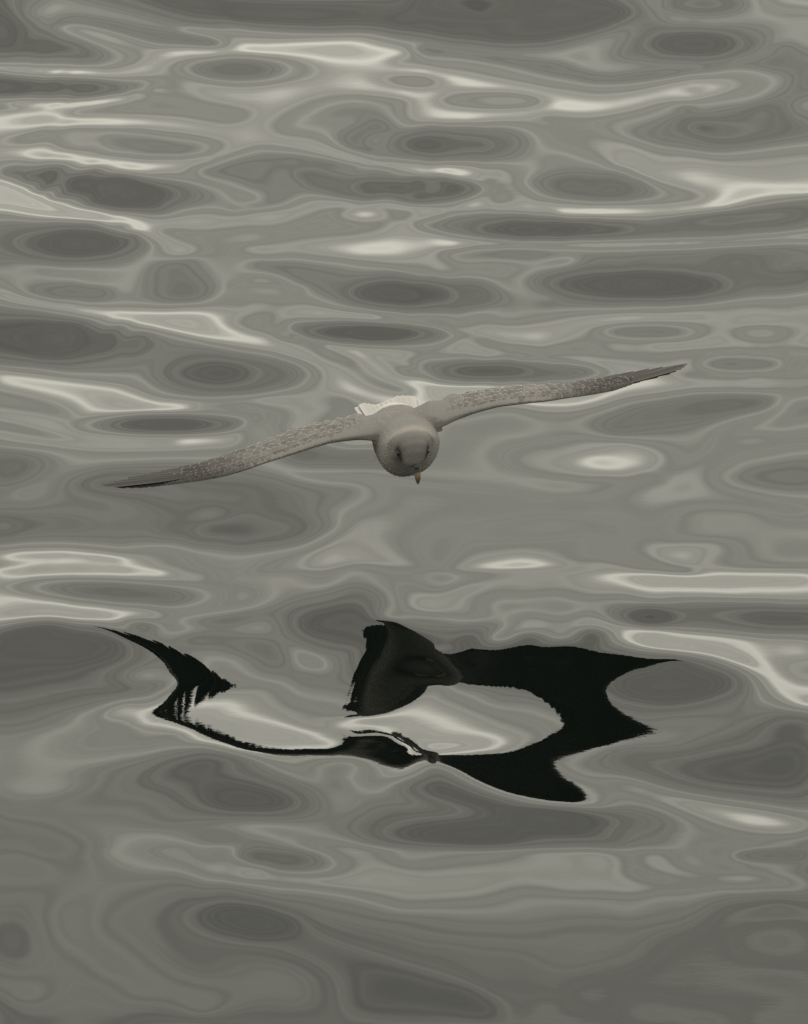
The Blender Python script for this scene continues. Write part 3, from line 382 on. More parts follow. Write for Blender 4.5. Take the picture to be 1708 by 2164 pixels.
-729 15076 -706 -287 15163 -995 -297 15115 -999 -327 15078 -1002 -376 15049 -1004 -439 15027 -1005 -510 15010 -1005 -586 15016 -1004 -658 15033 -1002 -723 15074 -999 -776 15135 -995 -811 15202 -991
-824 15252 -988 -815 15285 -984 -784 15307 -982 -735 15330 -980 -671 15333 -979 -597 15333 -979 -520 15329 -980 -447 15320 -982 -382 15302 -985 -331 15265 -988 -299 15217 -992 -321 15167 -850
-332 15126 -853 -363 15093 -855 -413 15071 -857 -475 15043 -857 -545 15041 -857 -615 15052 -855 -679 15078 -853 -731 15121 -850 -766 15172 -847 -779 15219 -843 -769 15252 -841 -738 15278 -838
-688 15289 -837 -624 15290 -836 -553 15291 -837 -482 15285 -838 -418 15276 -841 -367 15250 -844 -333 15211 -847 -364 15152 -704 -374 15118 -706 -406 15093 -708 -454 15068 -709 -513 15061 -709
-578 15069 -708 -638 15088 -705 -689 15125 -703 -723 15168 -700 -735 15208 -696 -726 15240 -694 -694 15257 -692 -645 15260 -691 -584 15260 -692 -520 15252 -693 -459 15238 -695 -409 15221 -698
-376 15189 -701 -401 15159 -440 -415 15129 -443 -455 15100 -444 -515 15091 -444 -582 15100 -443 -643 15121 -440 -686 15160 -437 -703 15198 -434 -689 15224 -432 -647 15234 -431 -587 15236 -431
-520 15228 -432 -459 15212 -434 -416 15191 -437 -439 15163 -264 -454 15136 -266 -495 15119 -267 -552 15118 -267 -609 15133 -265 -651 15159 -262 -668 15189 -260 -653 15209 -258 -612 15218 -257
-555 15217 -258 -497 15205 -260 -455 15186 -262 -519 15170 -66 -548 15153 -67 -596 15157 -66 -597 15175 -65 -549 15182 -65 -727 15019 -930 -692 15012 -930 -657 15007 -931 -623 15006 -931
-589 15006 -932 -555 14988 -933 -522 14974 -935 -423 14943 -939 -388 14934 -940 -354 14926 -940 -320 14917 -941 -288 14919 -941 -258 14944 -939 -722 14915 -652 -690 14931 -651 -657 14951 -649
-624 14958 -649 -589 14950 -650 794 14979 -80 752 14956 -82 653 14964 -84 554 14952 -83 513 14968 -81 555 15002 -78 656 15032 -77 754 15005 -77 938 14979 -278 926 14943 -280
896 14912 -282 850 14890 -284 791 14880 -285 723 14889 -286 651 14905 -286 577 14898 -285 509 14894 -284 450 14910 -282 406 14917 -280 378 14930 -278 368 14951 -276 379 14979 -274
408 15003 -272 454 15022 -270 514 15052 -269 583 15071 -269 658 15078 -269 731 15055 -270 799 15046 -271 859 15056 -272 904 15043 -274 931 15014 -276 953 14979 -453 936 14934 -456
891 14896 -458 824 14874 -460 741 14876 -461 650 14896 -461 558 14885 -460 475 14890 -459 409 14904 -456 367 14916 -454 353 14942 -451 369 14982 -448 412 15013 -446 480 15045 -444
564 15073 -443 658 15085 -443 750 15056 -444 834 15062 -445 900 15059 -448 941 15025 -450 729 15071 -706 697 15087 -705 666 15100 -705 634 15108 -704 601 15111 -703 569 15112 -703
536 15108 -703 503 15100 -703 470 15089 -703 437 15077 -703 404 15076 -703 371 15070 -704 340 15046 -705 309 15029 -706 285 14999 -709 294 14956 -712 320 14921 -714 348 14900 -716
377 14901 -718 407 14898 -720 437 14894 -721 467 14878 -722 497 14866 -724 527 14856 -725 558 14854 -726 591 14863 -726 623 14870 -726 656 14869 -726 687 14860 -727 719 14850 -727
643 15152 -766 610 15149 -766 576 15141 -766 542 15135 -766 509 15130 -766 475 15123 -766 441 15114 -766 408 15113 -767 375 15110 -767 343 15087 -768 312 15065 -769 281 15047 -771
255 15014 -774 257 14970 -777 276 14932 -780 305 14906 -782 334 14875 -783 364 14874 -785 394 14872 -787 424 14868 -788 454 14855 -790 484 14838 -791 732 15132 -848 700 15149 -847
668 15161 -847 635 15170 -846 602 15174 -846 569 15165 -846 535 15159 -846 502 15153 -846 469 15145 -846 435 15135 -846 402 15130 -847 369 15119 -847 335 15108 -847 302 15106 -848
270 15095 -849 238 15080 -850 208 15063 -851 185 15030 -854 182 14987 -858 197 14932 -861 224 14894 -863 253 14878 -865 285 14869 -866 376 14838 -870 403 14823 -872 430 14809 -874
460 14797 -875 491 14790 -876 522 14785 -877 554 14785 -878 587 14799 -878 620 14810 -878 653 14813 -878 685 14806 -878 717 14800 -878 300 15150 -917 268 15139 -918 236 15126 -919
203 15118 -920 174 15102 -922 146 15075 -924 135 15033 -927 142 14977 -931 166 14946 -934 195 14914 -935 224 14878 -937 253 14864 -939 735 15194 -989 702 15206 -988 670 15214 -988
637 15218 -988 605 15217 -988 571 15209 -988 538 15204 -988 505 15198 -988 472 15191 -988 439 15182 -988 406 15179 -988 374 15175 -988 341 15169 -988 308 15170 -989 275 15169 -989
243 15166 -989 210 15166 -989 177 15172 -990 146 15160 -991 116 15147 -993 101 15102 -996 99 15051 -1000 112 14990 -1004 130 14938 -1007 156 14908 -1009 184 14882 -1011 215 14852 -1011
246 14845 -1012 277 14840 -1013 308 14828 -1014 368 14816 -1017 394 14797 -1019 419 14779 -1021 445 14759 -1023 474 14741 -1025 502 14726 -1026 530 14710 -1028 557 14691 -1030 583 14676 -1032
610 14663 -1034 621 14624 -1037 628 14578 -1041 637 14533 -1045 648 14488 -1049 661 14443 -1052 679 14403 -1055 697 14361 -1058 737 15247 -1078 703 15257 -1078 670 15263 -1078 636 15264 -1078
602 15260 -1078 567 15254 -1078 533 15250 -1078 499 15251 -1077 466 15252 -1077 432 15253 -1077 398 15257 -1076 364 15252 -1076 330 15247 -1076 296 15248 -1076 262 15250 -1076 229 15238 -1077
196 15229 -1078 163 15222 -1079 135 15196 -1081 110 15164 -1084 85 15136 -1087 73 15086 -1091 68 15029 -1095 87 14975 -1098 105 14912 -1102 25 15020 -688 523 14756 -930 554 14751 -931
586 14749 -932 617 14747 -933 649 14748 -934 682 14743 -933 714 14738 -933 650 14678 -939 654 14625 -943 658 14573 -947 667 14523 -951 684 14479 -954 700 14433 -958 700 14586 -704
571 15531 -629 538 15511 -630 504 15487 -631 482 15439 -635 488 15394 -638 509 15361 -641 541 15351 -642 573 15341 -643 607 15345 -643 641 15355 -643 675 15361 -642 708 15362 -641
742 15357 -641 392 15412 -461 418 15453 -458 446 15492 -455 480 15524 -453 515 15553 -452 550 15572 -450 586 15584 -449 620 15599 -448 646 15638 -445 649 15685 -441 640 15737 -437
585 15702 -396 562 15678 -398 518 15674 -398 496 15694 -397 519 15722 -395 564 15725 -394 633 15448 -526 203 15654 -465 207 15597 -470 215 15556 -473 242 15592 -470 269 15626 -466
305 15641 -465 340 15660 -463 376 15685 -461 109 15488 -545 306 15494 -564 65 15315 -602 325 15335 -620 378 15376 -485 409 15341 -488 441 15310 -491 480 15304 -492 519 15297 -492
84 14835 -943 168 14816 -943 167 14752 -74 251 14748 -74 512 14548 558 493 14518 554 449 14507 553 388 14554 558 452 14599 563 495 14583 562 502 14630 458 521 14615 457
535 14597 455 545 14576 453 549 14553 450 548 14531 447 541 14511 445 529 14493 443 513 14479 441 448 14461 438 523 14640 263 546 14615 260 567 14587 258 568 14549 253
566 14513 249 545 14490 246 523 14466 243 468 14434 238 439 14417 236 409 14399 234 541 14669 -83 560 14635 -87 578 14601 -90 597 14568 -93 598 14526 -97 597 14484 -102
588 14449 -106 562 14431 -108 537 14412 -111 511 14390 -114 447 14293 -300 477 14304 -298 507 14314 -297 537 14321 -295 568 14326 -293 599 14318 -292 631 14306 -291 662 14299 -290
694 14297 -290 525 14178 -135 557 14183 -133 590 14185 -131 623 14184 -130 656 14184 -128 689 14181 -127 -516 14815 492 -529 14779 488 -566 14755 486 -613 14751 486 -651 14769 489
-667 14801 493 -654 14839 497 -617 14865 499 -570 14868 499 -532 14850 496 -481 14768 356 -513 14724 351 -561 14700 349 -614 14696 349 -664 14712 352 -698 14744 356 -713 14792 362
-703 14844 368 -671 14891 372 -623 14922 374 -710 14631 257 -678 14631 256 -647 14630 255 -615 14627 254 -584 14619 253 -553 14608 252 -522 14596 250 -490 14585 250 -458 14576 249
-426 14574 249 -706 14543 117 -676 14532 115 -645 14520 113 -614 14508 111 -581 14503 110 -547 14497 109 -514 14489 108 -447 14456 106 -700 14400 -116 -669 14401 -117 -638 14400 -118
-607 14397 -119 -576 14392 -120 -546 14377 -121 -516 14357 -123 -487 14334 -124 -458 14309 -126 -429 14279 -128 -400 14248 -130 -371 14221 -131 -314 14169 -135 -695 14302 -344 -664 14305 -345
-633 14305 -345 -602 14303 -346 -571 14299 -347 -540 14294 -347 -510 14278 -348 -479 14258 -350 -449 14237 -351 -419 14211 -352 -389 14185 -354 -359 14160 -355 -330 14135 -357 -301 14112 -361
-272 14090 -377 -244 14072 -393 -650 14195 -464 -177 13829 -203 -197 13787 -243 -247 13779 -252 -298 13814 -225 -319 13862 -177 -299 13895 -137 -249 13895 -129 -198 13870 -156 -141 13835 -426
-151 13790 -467 -180 13755 -496 -223 13741 -507 -270 13755 -498 -313 13788 -471 -344 13831 -431 -355 13878 -386 -346 13916 -345 -316 13936 -316 -273 13939 -305 -225 13927 -314 -182 13906 -341
-152 13877 -381 -90 13837 -606 -105 13776 -663 -148 13726 -703 -211 13703 -718 -281 13723 -705 -345 13769 -666 -390 13834 -610 -408 13903 -548 -393 13959 -491 -350 13986 -451 -286 13985 -436
-215 13969 -449 -151 13948 -487 -106 13903 -543 -323 14041 -479 -292 14032 -480 -261 14025 -482 -230 14023 -484 -172 14013 -505 -144 14006 -523 -116 13995 -540 -88 13978 -558 -65 13945 -585
-43 13910 -614 -22 13876 -643 0 13845 -672 -143 14023 -244 -125 13993 -278 -107 13960 -313 -89 13924 -347 -71 13885 -381 -53 13845 -416 -35 13805 -450 -18 13766 -485 0 13729 -519
-681 13981 -530 -646 13973 -542 -611 13962 -554 -578 13973 -543 -546 13995 -523 -515 14015 -503 -674 13832 -455 -643 13827 -462 -612 13820 -468 -582 13812 -475 -558 13783 -501 -537 13749 -533
-515 13714 -552 -494 13677 -556 -475 13639 -559 -456 13599 -562 -438 13560 -566 -419 13521 -569 -398 13485 -572 -373 13456 -575 -348 13429 -577 -323 13403 -580 -295 13385 -581 -266 13383 -582
-236 13382 -582 -206 13382 -582 -178 13368 -584 -151 13346 -586 -124 13322 -588 -97 13298 -590 -72 13275 -592 -48 13250 -594 -24 13226 -597 0 13202 -599 -393 13641 -733 -378 13678 -730
-362 13712 -721 -332 13714 -716 -301 13719 -711 -271 13715 -711 -243 13693 -727 -215 13673 -729 -186 13656 -731 -158 13641 -732 -137 13611 -735 -116 13582 -738 -95 13553 -741 -72 13526 -744
-48 13501 -746 -24 13476 -749 0 13451 -751 -103 13472 -573 -118 13429 -578 -158 13412 -580 -214 13420 -579 -270 13451 -575 -312 13506 -570 -329 13564 -565 -315 13609 -560 -274 13626 -558
-217 13610 -559 -160 13577 -563 -119 13528 -568 -161 13493 -134 -176 13475 -136 -211 13476 -136 -247 13499 -134 -262 13527 -131 -248 13545 -129 -212 13541 -129 -176 13520 -132 -298 13562 -740
-287 13513 -745 -262 13481 -748 -234 13452 -751 -368 13594 -781 -361 13551 -785 -353 13508 -789 -335 13477 -792 -309 13452 -794 -284 13427 -796 -257 13414 -798 -228 13405 -799 -199 13397 -800
-170 13386 -801 -141 13371 -803 -113 13353 -804 -85 13337 -805 -56 13324 -806 -28 13312 -807 0 13302 -809 -350 13185 -167 -347 13220 -163 -337 13251 -159 -314 13268 -157 -286 13277 -156
-256 13271 -157 -227 13262 -158 -204 13238 -160 -181 13213 -163 -161 13184 -166 -141 13152 -169 -122 13119 -172 -103 13086 -176 -83 13054 -179 -64 13023 -182 -44 12993 -185 -23 12968 -188
0 12944 -190 -339 13152 -171 -327 13121 -174 -309 13093 -178 -292 13066 -181 -271 13044 -184 -247 13026 -186 -222 13006 -189 -196 12987 -190 -170 12967 -192 -153 12934 -196 -137 12902 -199
-128 12867 -203 -122 12833 -207 -117 12798 -211 -116 12764 -215 -114 12730 -219 -113 12696 -223 -112 12662 -227 -165 13132 68 -178 13102 64 -214 13100 63 -258 13120 65 -295 13157 70
-309 13202 75 -296 13235 79 -260 13243 80 -216 13223 78 -179 13180 73 -195 13143 265 -212 13125 262 -246 13141 264 -263 13175 268 -247 13196 271 -213 13180 269 -153 13058 37
-135 13023 34 -118 12989 30 -100 12955 27 -83 12922 23 -74 12888 20 -70 12853 15 -67 12819 11 -63 12785 7 -59 12752 3 -46 12765 5 -31 12791 8 -15 12817 12
0 12844 16 -460 13307 -287 -431 13307 -286 -403 13308 -285 -374 13310 -284 -345 13311 -284 -316 13314 -283 -287 13317 -282 -259 13314 -283 -232 13298 -285 -206 13281 -287 -180 13263 -288
-153 13243 -290 -132 13212 -293 -110 13182 -296 -89 13152 -299 -68 13123 -302 -46 13095 -304 -24 13072 -307 0 13051 -309 -457 13195 -255 -439 13159 -259 -422 13123 -262 -404 13088 -266
-386 13054 -270 -368 13022 -273 -350 12991 -277 -332 12961 -280 -313 12935 -283 -286 12920 -285 -259 12905 -287 -232 12888 -289 -214 12860 -292 -198 12827 -296 -183 12793 -300 -168 12760 -303
-539 13278 -379 -536 13240 -383 -533 13201 -387 -528 13162 -391 -517 13124 -395 -506 13087 -399 -495 13049 -403 -485 13012 -407 -476 12975 -411 -467 12938 -415 -633 12915 -420 -616 12872 -425
-600 12829 -430 -415 12820 -427 -385 12796 -429 -357 12771 -432 -335 12740 -436 -313 12710 -439 -607 13165 -174 -595 13131 -178 -583 13096 -181 -571 13061 -185 -560 13025 -189 -548 12988 -193
-536 12952 -196 -523 12916 -200 -510 12880 -204 -498 12845 -207 -485 12811 -211 -473 12776 -215 -462 12742 -219 -451 12708 -222 -440 12674 -226 -629 12819 -213 -609 12777 -218 -588 12735 -223
-650 13288 -269 -622 13312 -267 -595 13335 -264 -590 13503 -356 -605 13538 -352 -620 13573 -349 -635 13609 -345 -651 13643 -342 -667 13677 -338 -545 13536 -221 -565 13571 -218 -586 13607 -214
305 14015 -489 328 13985 -515 350 13955 -542 372 13925 -569 394 13898 -595 417 13870 -622 439 13841 -648 461 13811 -675 484 13783 -699 508 13758 -722 532 13731 -745 555 13702 -767
581 13679 -771 609 13662 -772 637 13646 -774 665 13630 -775 359 13997 -722 384 13972 -746 408 13949 -771 433 13924 -795 457 13897 -819 482 13871 -843 506 13844 -867 532 13821 -886
560 13798 -902 587 13775 -919 614 13752 -936 641 13729 -953 668 13704 -970 300 14057 -492 352 14012 -533 377 13991 -554 403 13971 -575 429 13950 -595 455 13932 -612 483 13915 -628
510 13897 -644 537 13877 -660 564 13855 -676 591 13832 -691 617 13809 -707 644 13787 -723 671 13762 -739 336 13916 -362 363 13890 -384 387 13863 -409 410 13834 -437 432 13803 -466
454 13771 -494 472 13734 -528 490 13698 -552 519 13681 -553 548 13662 -555 577 13642 -556 606 13625 -557 634 13608 -558 663 13592 -559 0 13902 -354 27 13882 -373 54 13864 -392
81 13849 -410 108 13835 -428 136 13823 -443 164 13811 -459 191 13800 -475 271 13749 -530 298 13730 -549 325 13714 -553 353 13699 -554 381 13683 -555 410 13670 -556 26 13825 -646
53 13807 -665 80 13791 -684 106 13776 -702 133 13760 -721 159 13745 -740 186 13730 -758 210 13711 -772 233 13687 -775 256 13662 -777 280 13637 -779 304 13614 -781 328 13591 -784
339 13551 -787 347 13510 -791 343 13466 -795 339 13422 -799 317 13403 -800 288 13397 -801 259 13392 -801 229 13386 -802 30 13724 -522 60 13723 -526 90 13724 -530 120 13722 -536
143 13697 -553 165 13672 -556 170 13638 -559 160 13598 -563 142 13569 -566 114 13555 -567 85 13539 -568 56 13524 -569 28 13508 -571 0 13494 -572 270 13508 -791 0 13287 -810
30 13300 -809 59 13314 -808 89 13327 -807 118 13344 -806 143 13373 -803 168 13402 -800 192 13430 -798 212 13467 -794 231 13505 -791 369 13599 -563 370 13554 -567 370 13509 -572
367 13465 -576 378 13431 -579 405 13409 -581 436 13404 -581 467 13399 -581 498 13392 -581 410 13540 -832 416 13496 -836 431 13461 -839 456 13436 -841 485 13426 -841 515 13418 -841
545 13417 -841 575 13417 -841 468 13673 -555 461 13633 -559 455 13594 -563 448 13554 -567 450 13514 -570 459 13474 -574 481 13454 -576 510 13444 -576 539 13439 -576 568 13442 -576
598 13444 -575 627 13447 -575 656 13448 -574 645 13526 -348 630 13511 -350 594 13505 -351 559 13515 -350 545 13533 -348 560 13548 -347 596 13552 -346 631 13543 -346 672 13524 -741
661 13504 -744 632 13491 -746 593 13487 -746 555 13495 -746 528 13513 -744 518 13539 -742 529 13562 -740 558 13574 -738 597 13576 -737 635 13567 -738 663 13548 -739 267 13329 -763
297 13334 -763 327 13339 -762 356 13349 -762 386 13358 -761 416 13361 -760 445 13367 -760 475 13371 -759 505 13372 -758 534 13376 -757 564 13380 -757 594 13375 -757 623 13373 -757
653 13370 -758 190 13298 -591 220 13293 -591 250 13289 -592 280 13285 -592 310 13283 -592 340 13292 -592 370 13302 -591 400 13309 -590 429 13315 -589 459 13322 -588 489 13327 -587
519 13325 -587 549 13324 -587 579 13325 -587 610 13327 -587 0 13175 -471 28 13173 -471 57 13171 -471 85 13169 -472 114 13168 -472 142 13167 -472 171 13166 -473 199 13167 -473
228 13173 -472 256 13179 -472 285 13185 -471 313 13191 -471 342 13200 -470 370 13213 -469 398 13223 -468 426 13231 -467 455 13240 -466 37 13114 -390 66 13108 -391 94 13103 -391
122 13099 -392 150 13095 -393 178 13090 -394 206 13095 -393 234 13106 -392 262 13117 -391 290 13127 -390 318 13139 -389 347 13150 -388 376 13157 -387 405 13161 -387 433 13164 -386
562 13084 -352 589 13114 -348 617 13144 -345 644 13174 -342 409 12984 -188 425 13016 -185 441 13048 -181 457 13081 -177 474 13113 -174 490 13145 -170 506 13177 -166 523 13209 -163
547 13229 -160 577 13241 -159 607 13252 -158 0 12938 -191 26 12920 -193 51 12902 -195 76 12884 -198 95 12857 -201 114 12830 -204 132 12804 -207 150 12777 -211 160 12746 -214
165 12712 -219 170 12678 -223 174 12644 -227 74 12993 -272 99 12973 -275 124 12953 -277 148 12934 -280 173 12914 -282 197 12893 -285 221 12872 -287 230 12838 -291 239 12803 -295
247 12770 -299 256 12736 -303 0 12791 9 31 12789 9 62 12788 9 92 12786 9 104 12754 5 116 12722 1 127 12690 -3 219 12734 -172 243 12754 -170 267 12774 -168
291 12794 -166 315 12816 -163 340 12838 -161 364 12861 -159 392 12868 -158 420 12870 -158 449 12873 -158 477 12875 -158 506 12875 -158 534 12874 -158 563 12874 -158 591 12876 -157
336 13024 -336 316 12994 -339 297 12965 -342 278 12937 -345 259 12910 -348 364 12665 -357 393 12666 -357 422 12667 -357 451 12669 -357 480 12669 -357 510 12668 -357 440 12759 -215
469 12766 -215 499 12771 -214 528 12775 -213 558 12780 -212 587 12786 -212 -624 12713 -182 -596 12710 -182 -567 12705 -182 -538 12700 -182 -510 12692 -182 -481 12684 -182 -453 12676 -183
-424 12669 -183 -396 12665 -183 -367 12663 -183 -339 12662 -183 -311 12664 -183 -283 12668 -183 -254 12671 -183 -226 12672 -183 -198 12671 -183 -170 12667 -183 -141 12663 -184 -85 12657 -184
-56 12653 -184 -28 12649 -184 0 12646 -184 -620 12628 -301 -592 12622 -302 -563 12614 -302 -535 12606 -303 -506 12596 -303 -478 12585 -303 -449 12575 -304 -421 12567 -304 -393 12561 -304
-365 12556 -305 -336 12554 -305 -308 12554 -305 -280 12559 -305 -253 12564 -305 -225 12567 -305 -196 12568 -305 -168 12567 -305 -140 12565 -304 -112 12564 -304 -84 12564 -304 -56 12563 -304
-28 12561 -303 0 12561 -303 28 12645 -184 56 12644 -184 84 12645 -184 113 12644 -184 141 12643 -184 169 12642 -183 197 12643 -183 226 12645 -183 254 12646 -183 282 12650 -183
310 12654 -183 339 12656 -183 367 12659 -183 395 12661 -183 424 12663 -183 509 12668 -182 537 12669 -182 565 12670 -182 594 12673 -182 622 12679 -182 28 12557 -303 56 12554 -304
84 12552 -304 112 12549 -304 140 12546 -304 168 12543 -305 196 12541 -305 224 12541 -305 252 12540 -305 280 12541 -305 308 12542 -305 336 12547 -305 364 12552 -305 392 12556 -304
421 12560 -304 449 12564 -304 477 12567 -303 505 12571 -303 533 12576 -303 562 12580 -302 590 12586 -302 618 12595 -301"""
W_ = np.array([int(v) for v in WAVES.split()], float).reshape(-1, 3)
KX, KY = 3.85, 2.1

def tps_fit(xy, val, wgt, lam):
    X = xy * [KX, KY]; X = X - [0, 15.5 * KY]
    r2 = ((X[:, None] - X[None]) ** 2).sum(-1)
    K = .5 * r2 * np.log(r2 + 1e-9) + np.diag(lam * wgt)
    P = np.c_[np.ones(len(X)), X]
    A = np.block([[K, P], [P.T, np.zeros((3, 3))]])
    return X, np.linalg.solve(A, np.r_[val, 0, 0, 0])

def tps_eval(X, s, xy):
    Q = xy * [KX, KY] - [0, 15.5 * KY]; out = np.empty(len(Q)); n = len(X)
    for i in range(0, len(Q), 3000):
        q = Q[i:i + 3000]
        r2 = np.maximum((q ** 2).sum(1)[:, None] + (X ** 2).sum(1)[None] - 2 * q @ X.T, 0)
        out[i:i + 3000] = (.5 * r2 * np.log(r2 + 1e-9)) @ s[:n] + s[n] + q @ s[n + 1:]
    return out

def catmull(a, fy, fx):
    h, w = a.shape
    iy = np.clip(np.floor(fy).astype(int), 1, h - 3); ix = np.clip(np.floor(fx).astype(int), 1, w - 3)
    ty = np.clip(fy - iy, 0, 1); tx = np.clip(fx - ix, 0, 1)
    wt = lambda t: (-.5*t+t*t-.5*t**3, 1-2.5*t*t+1.5*t**3, .5*t+2*t*t-1.5*t**3, -.5*t*t+.5*t**3)
    wy = wt(ty); wx = wt(tx); o = 0
    for j in range(4):
        for i in range(4): o = o + wy[j] * wx[i] * a[iy + j - 1, ix + i - 1]
    return o

DX, DY = .0065, .013
XS = np.arange(-1.25, 1.25 + 1e-6, DX); YS = np.arange(11.3, 21.2, DY)

# swell components for the open sea around
comp = []
for k in range(46):
    lam = .45 * (4.2 / .45) ** rng.random()
    ang = rng.normal(math.pi / 2, .55)
    comp.append((2*math.pi/lam*math.cos(ang), 2*math.pi/lam*math.sin(ang), rng.random()*6.283, .0125 * lam / 6.283, lam))
def open_sea(x, y, sx, sy, deriv=False):
    o = np.zeros(np.broadcast(x, y).shape)
    for kx, ky, ph, a, lam in comp:
        fade = np.clip((lam / 3.0 - np.maximum(sx, sy)) / (lam / 6.0), 0, 1)
        arg = kx * x + ky * y + ph
        o += fade * a * (ky * np.cos(arg) if deriv else np.sin(arg))
    return o

NB = 288
PTW = 0.0
XW = 14.0
LAMB = 1.0
XCON = np.array([], float).reshape(-1, 3)     # cross slopes: X mm, Y mm, slope * 1e4
def solve_height():
    near = np.r_[np.arange(-1.25, 1.2501, .018)]
    cy = np.arange(11.2, 21.31, .018)
    GX, GY = np.meshgrid(near, cy)
    hw = GY * 854 / 18464 * 1.0
    y0, y1 = 12.45, 19.94
    inside = np.clip(1 - (np.abs(GX) - hw * 1.04) / .16, 0, 1) * np.clip(1 - (y0 - .05 - GY) / .3, 0, 1) * np.clip(1 - (GY - y1 - .1) / .5, 0, 1)
    inside = inside * inside * (3 - 2 * inside)
    X, s = tps_fit(W_[:, :2] / 1000, W_[:, 2] / 1e4, np.r_[np.full(NB, 1.0) * LAMB, np.full(len(W_) - NB, 1.0)], 3e-3)
    g = np.zeros(GX.shape); sel = inside > 0
    g[sel] = np.clip(tps_eval(X, s, np.c_[np.clip(GX[sel], -hw[sel]*1.08, hw[sel]*1.08), np.clip(GY[sel], 12.45, 20.1)]), -.12, .22)
    fx = (XS[None] - near[0]) / .018 + 0 * YS[:, None]; fy = (YS[:, None] - cy[0]) / .018 + 0 * XS[None]
    g = catmull(g, fy, fx); ins = np.clip(catmull(inside, fy, fx), 0, 1)
    go = open_sea(XS[None], YS[:, None], 0, 0, True)
    ho = open_sea(XS[None], YS[:, None], 0, 0)
    # solve for the height above the open-sea swell
    d = (g - go) * ins
    ny, nx = d.shape
    bird = np.exp(-((XS[None] / .75) ** 4) - (((YS[:, None] - 14.55) / .55) ** 4))
    Mw = .05 + .95 * ins
    gm = .5 * (d[1:] + d[:-1]); Mm = .5 * (Mw[1:] + Mw[:-1])
    be = .04; al0 = 0.005
    al_ = al0 * (1 + 1.5 * bird); al_ = .5 * (al_[:, 1:] + al_[:, :-1])
    # the points surveyed most closely, held tighter
    q = W_[:NB]; qx = (q[:, 0] / 1000 - XS[0]) / DX; qy = (q[:, 1] / 1000 - YS[0]) / DY - .5
    jx = np.floor(qx).astype(int); jy = np.floor(qy).astype(int); tx = qx - jx; ty = qy - jy
    qw = [(jy + a, jx + b_, (ty if a else 1 - ty) * (tx if b_ else 1 - tx)) for a in (0, 1) for b_ in (0, 1)]
    go_e = .5 * (go[1:] + go[:-1])
    tgt = q[:, 2] / 1e4 - sum(w * go_e[j, i] for j, i, w in qw)
    def pts(D): return sum(w * D[j, i] for j, i, w in qw)
    def ptsT(v):
        D = np.zeros((ny - 1, nx))
        for j, i, w in qw: np.add.at(D, (j, i), w * v)
        return D
    xq = XCON; ax_ = (xq[:, 0] / 1000 - XS[0]) / DX - .5; ay_ = (xq[:, 1] / 1000 - YS[0]) / DY
    kx_ = np.floor(ax_).astype(int); ky_ = np.floor(ay_).astype(int); ux = ax_ - kx_; uy = ay_ - ky_
    xw = [(ky_ + a, kx_ + b_, (uy if a else 1 - uy) * (ux if b_ else 1 - ux)) for a in (0, 1) for b_ in (0, 1)]
    gox = np.diff(ho, axis=1) / DX
    xt = xq[:, 2] / 1e4 - sum(w * gox[j, i] for j, i, w in xw)
    def xT(v):
        D = np.zeros((ny, nx - 1))
        for j, i, w in xw: np.add.at(D, (j, i), w * v)
        return D
    def A(h):
        D = (h[1:] - h[:-1]) / DY; v = (Mm * D + PTW * ptsT(pts(D))) / DY; o = np.zeros_like(h); o[1:] += v; o[:-1] -= v
        D = (h[:, 1:] - h[:, :-1]) / DX; v = (al_ * D + XW * xT(sum(w * D[j, i] for j, i, w in xw))) / DX; o[:, 1:] += v; o[:, :-1] -= v
        return o + be * h
    ky = np.r_[np.arange(ny), ny, np.arange(ny - 1, 0, -1)]; kx = np.r_[np.arange(nx), nx, np.arange(nx - 1, 0, -1)]
    den = (2 - 2*np.cos(np.pi*ky/ny))[:, None] / DY**2 + al0 * (2 - 2*np.cos(np.pi*kx/nx))[None] / DX**2 + be
    def pre(r):
        e = np.concatenate([r, r[::-1]], 0); e = np.concatenate([e, e[:, ::-1]], 1)
        return np.fft.ifft2(np.fft.fft2(e) / den).real[:ny, :nx]
    b = np.zeros_like(d); v = (Mm * gm + PTW * ptsT(tgt)) / DY; b[1:] += v; b[:-1] -= v
    v = XW * xT(xt) / DX; b[:, 1:] += v; b[:, :-1] -= v
    h = pre(b); r = b - A(h); z = pre(r); p = z.copy(); rz = (r * z).sum(); rz0 = (b * h).sum()
    for _ in range(90):
        Ap = A(p); a_ = rz / (p * Ap).sum(); h = h + a_ * p; r = r - a_ * Ap; z = pre(r); rn = (r * z).sum()
        if rn < 1e-8 * rz0: break
        p = z + rn / rz * p; rz = rn
    hp = np.pad(h, 1, mode='edge')
    hp = .25 * hp[:-2] + .5 * hp[1:-1] + .25 * hp[2:]; h = .25 * hp[:, :-2] + .5 * hp[:, 1:-1] + .25 * hp[:, 2:]
    edge = np.minimum(np.clip((1.25 - np.abs(XS)) / .3, 0, 1)[None], np.minimum(np.clip((YS - 11.3) / .6, 0, 1), np.clip((21.2 - YS) / .8, 0, 1))[:, None])
    edge = edge * edge * (3 - 2 * edge)
    return ho + h * edge, g, ins

def graded(inner, step, lo, hi, rate):
    up = []; x = inner[-1]; d = step
    while x < hi: d *= rate; x += d; up.append(x)
    dn = []; x = inner[0]; d = step
    while x > lo: d *= rate; x -= d; dn.append(x)
    return np.r_[dn[::-1], inner, up], len(dn)

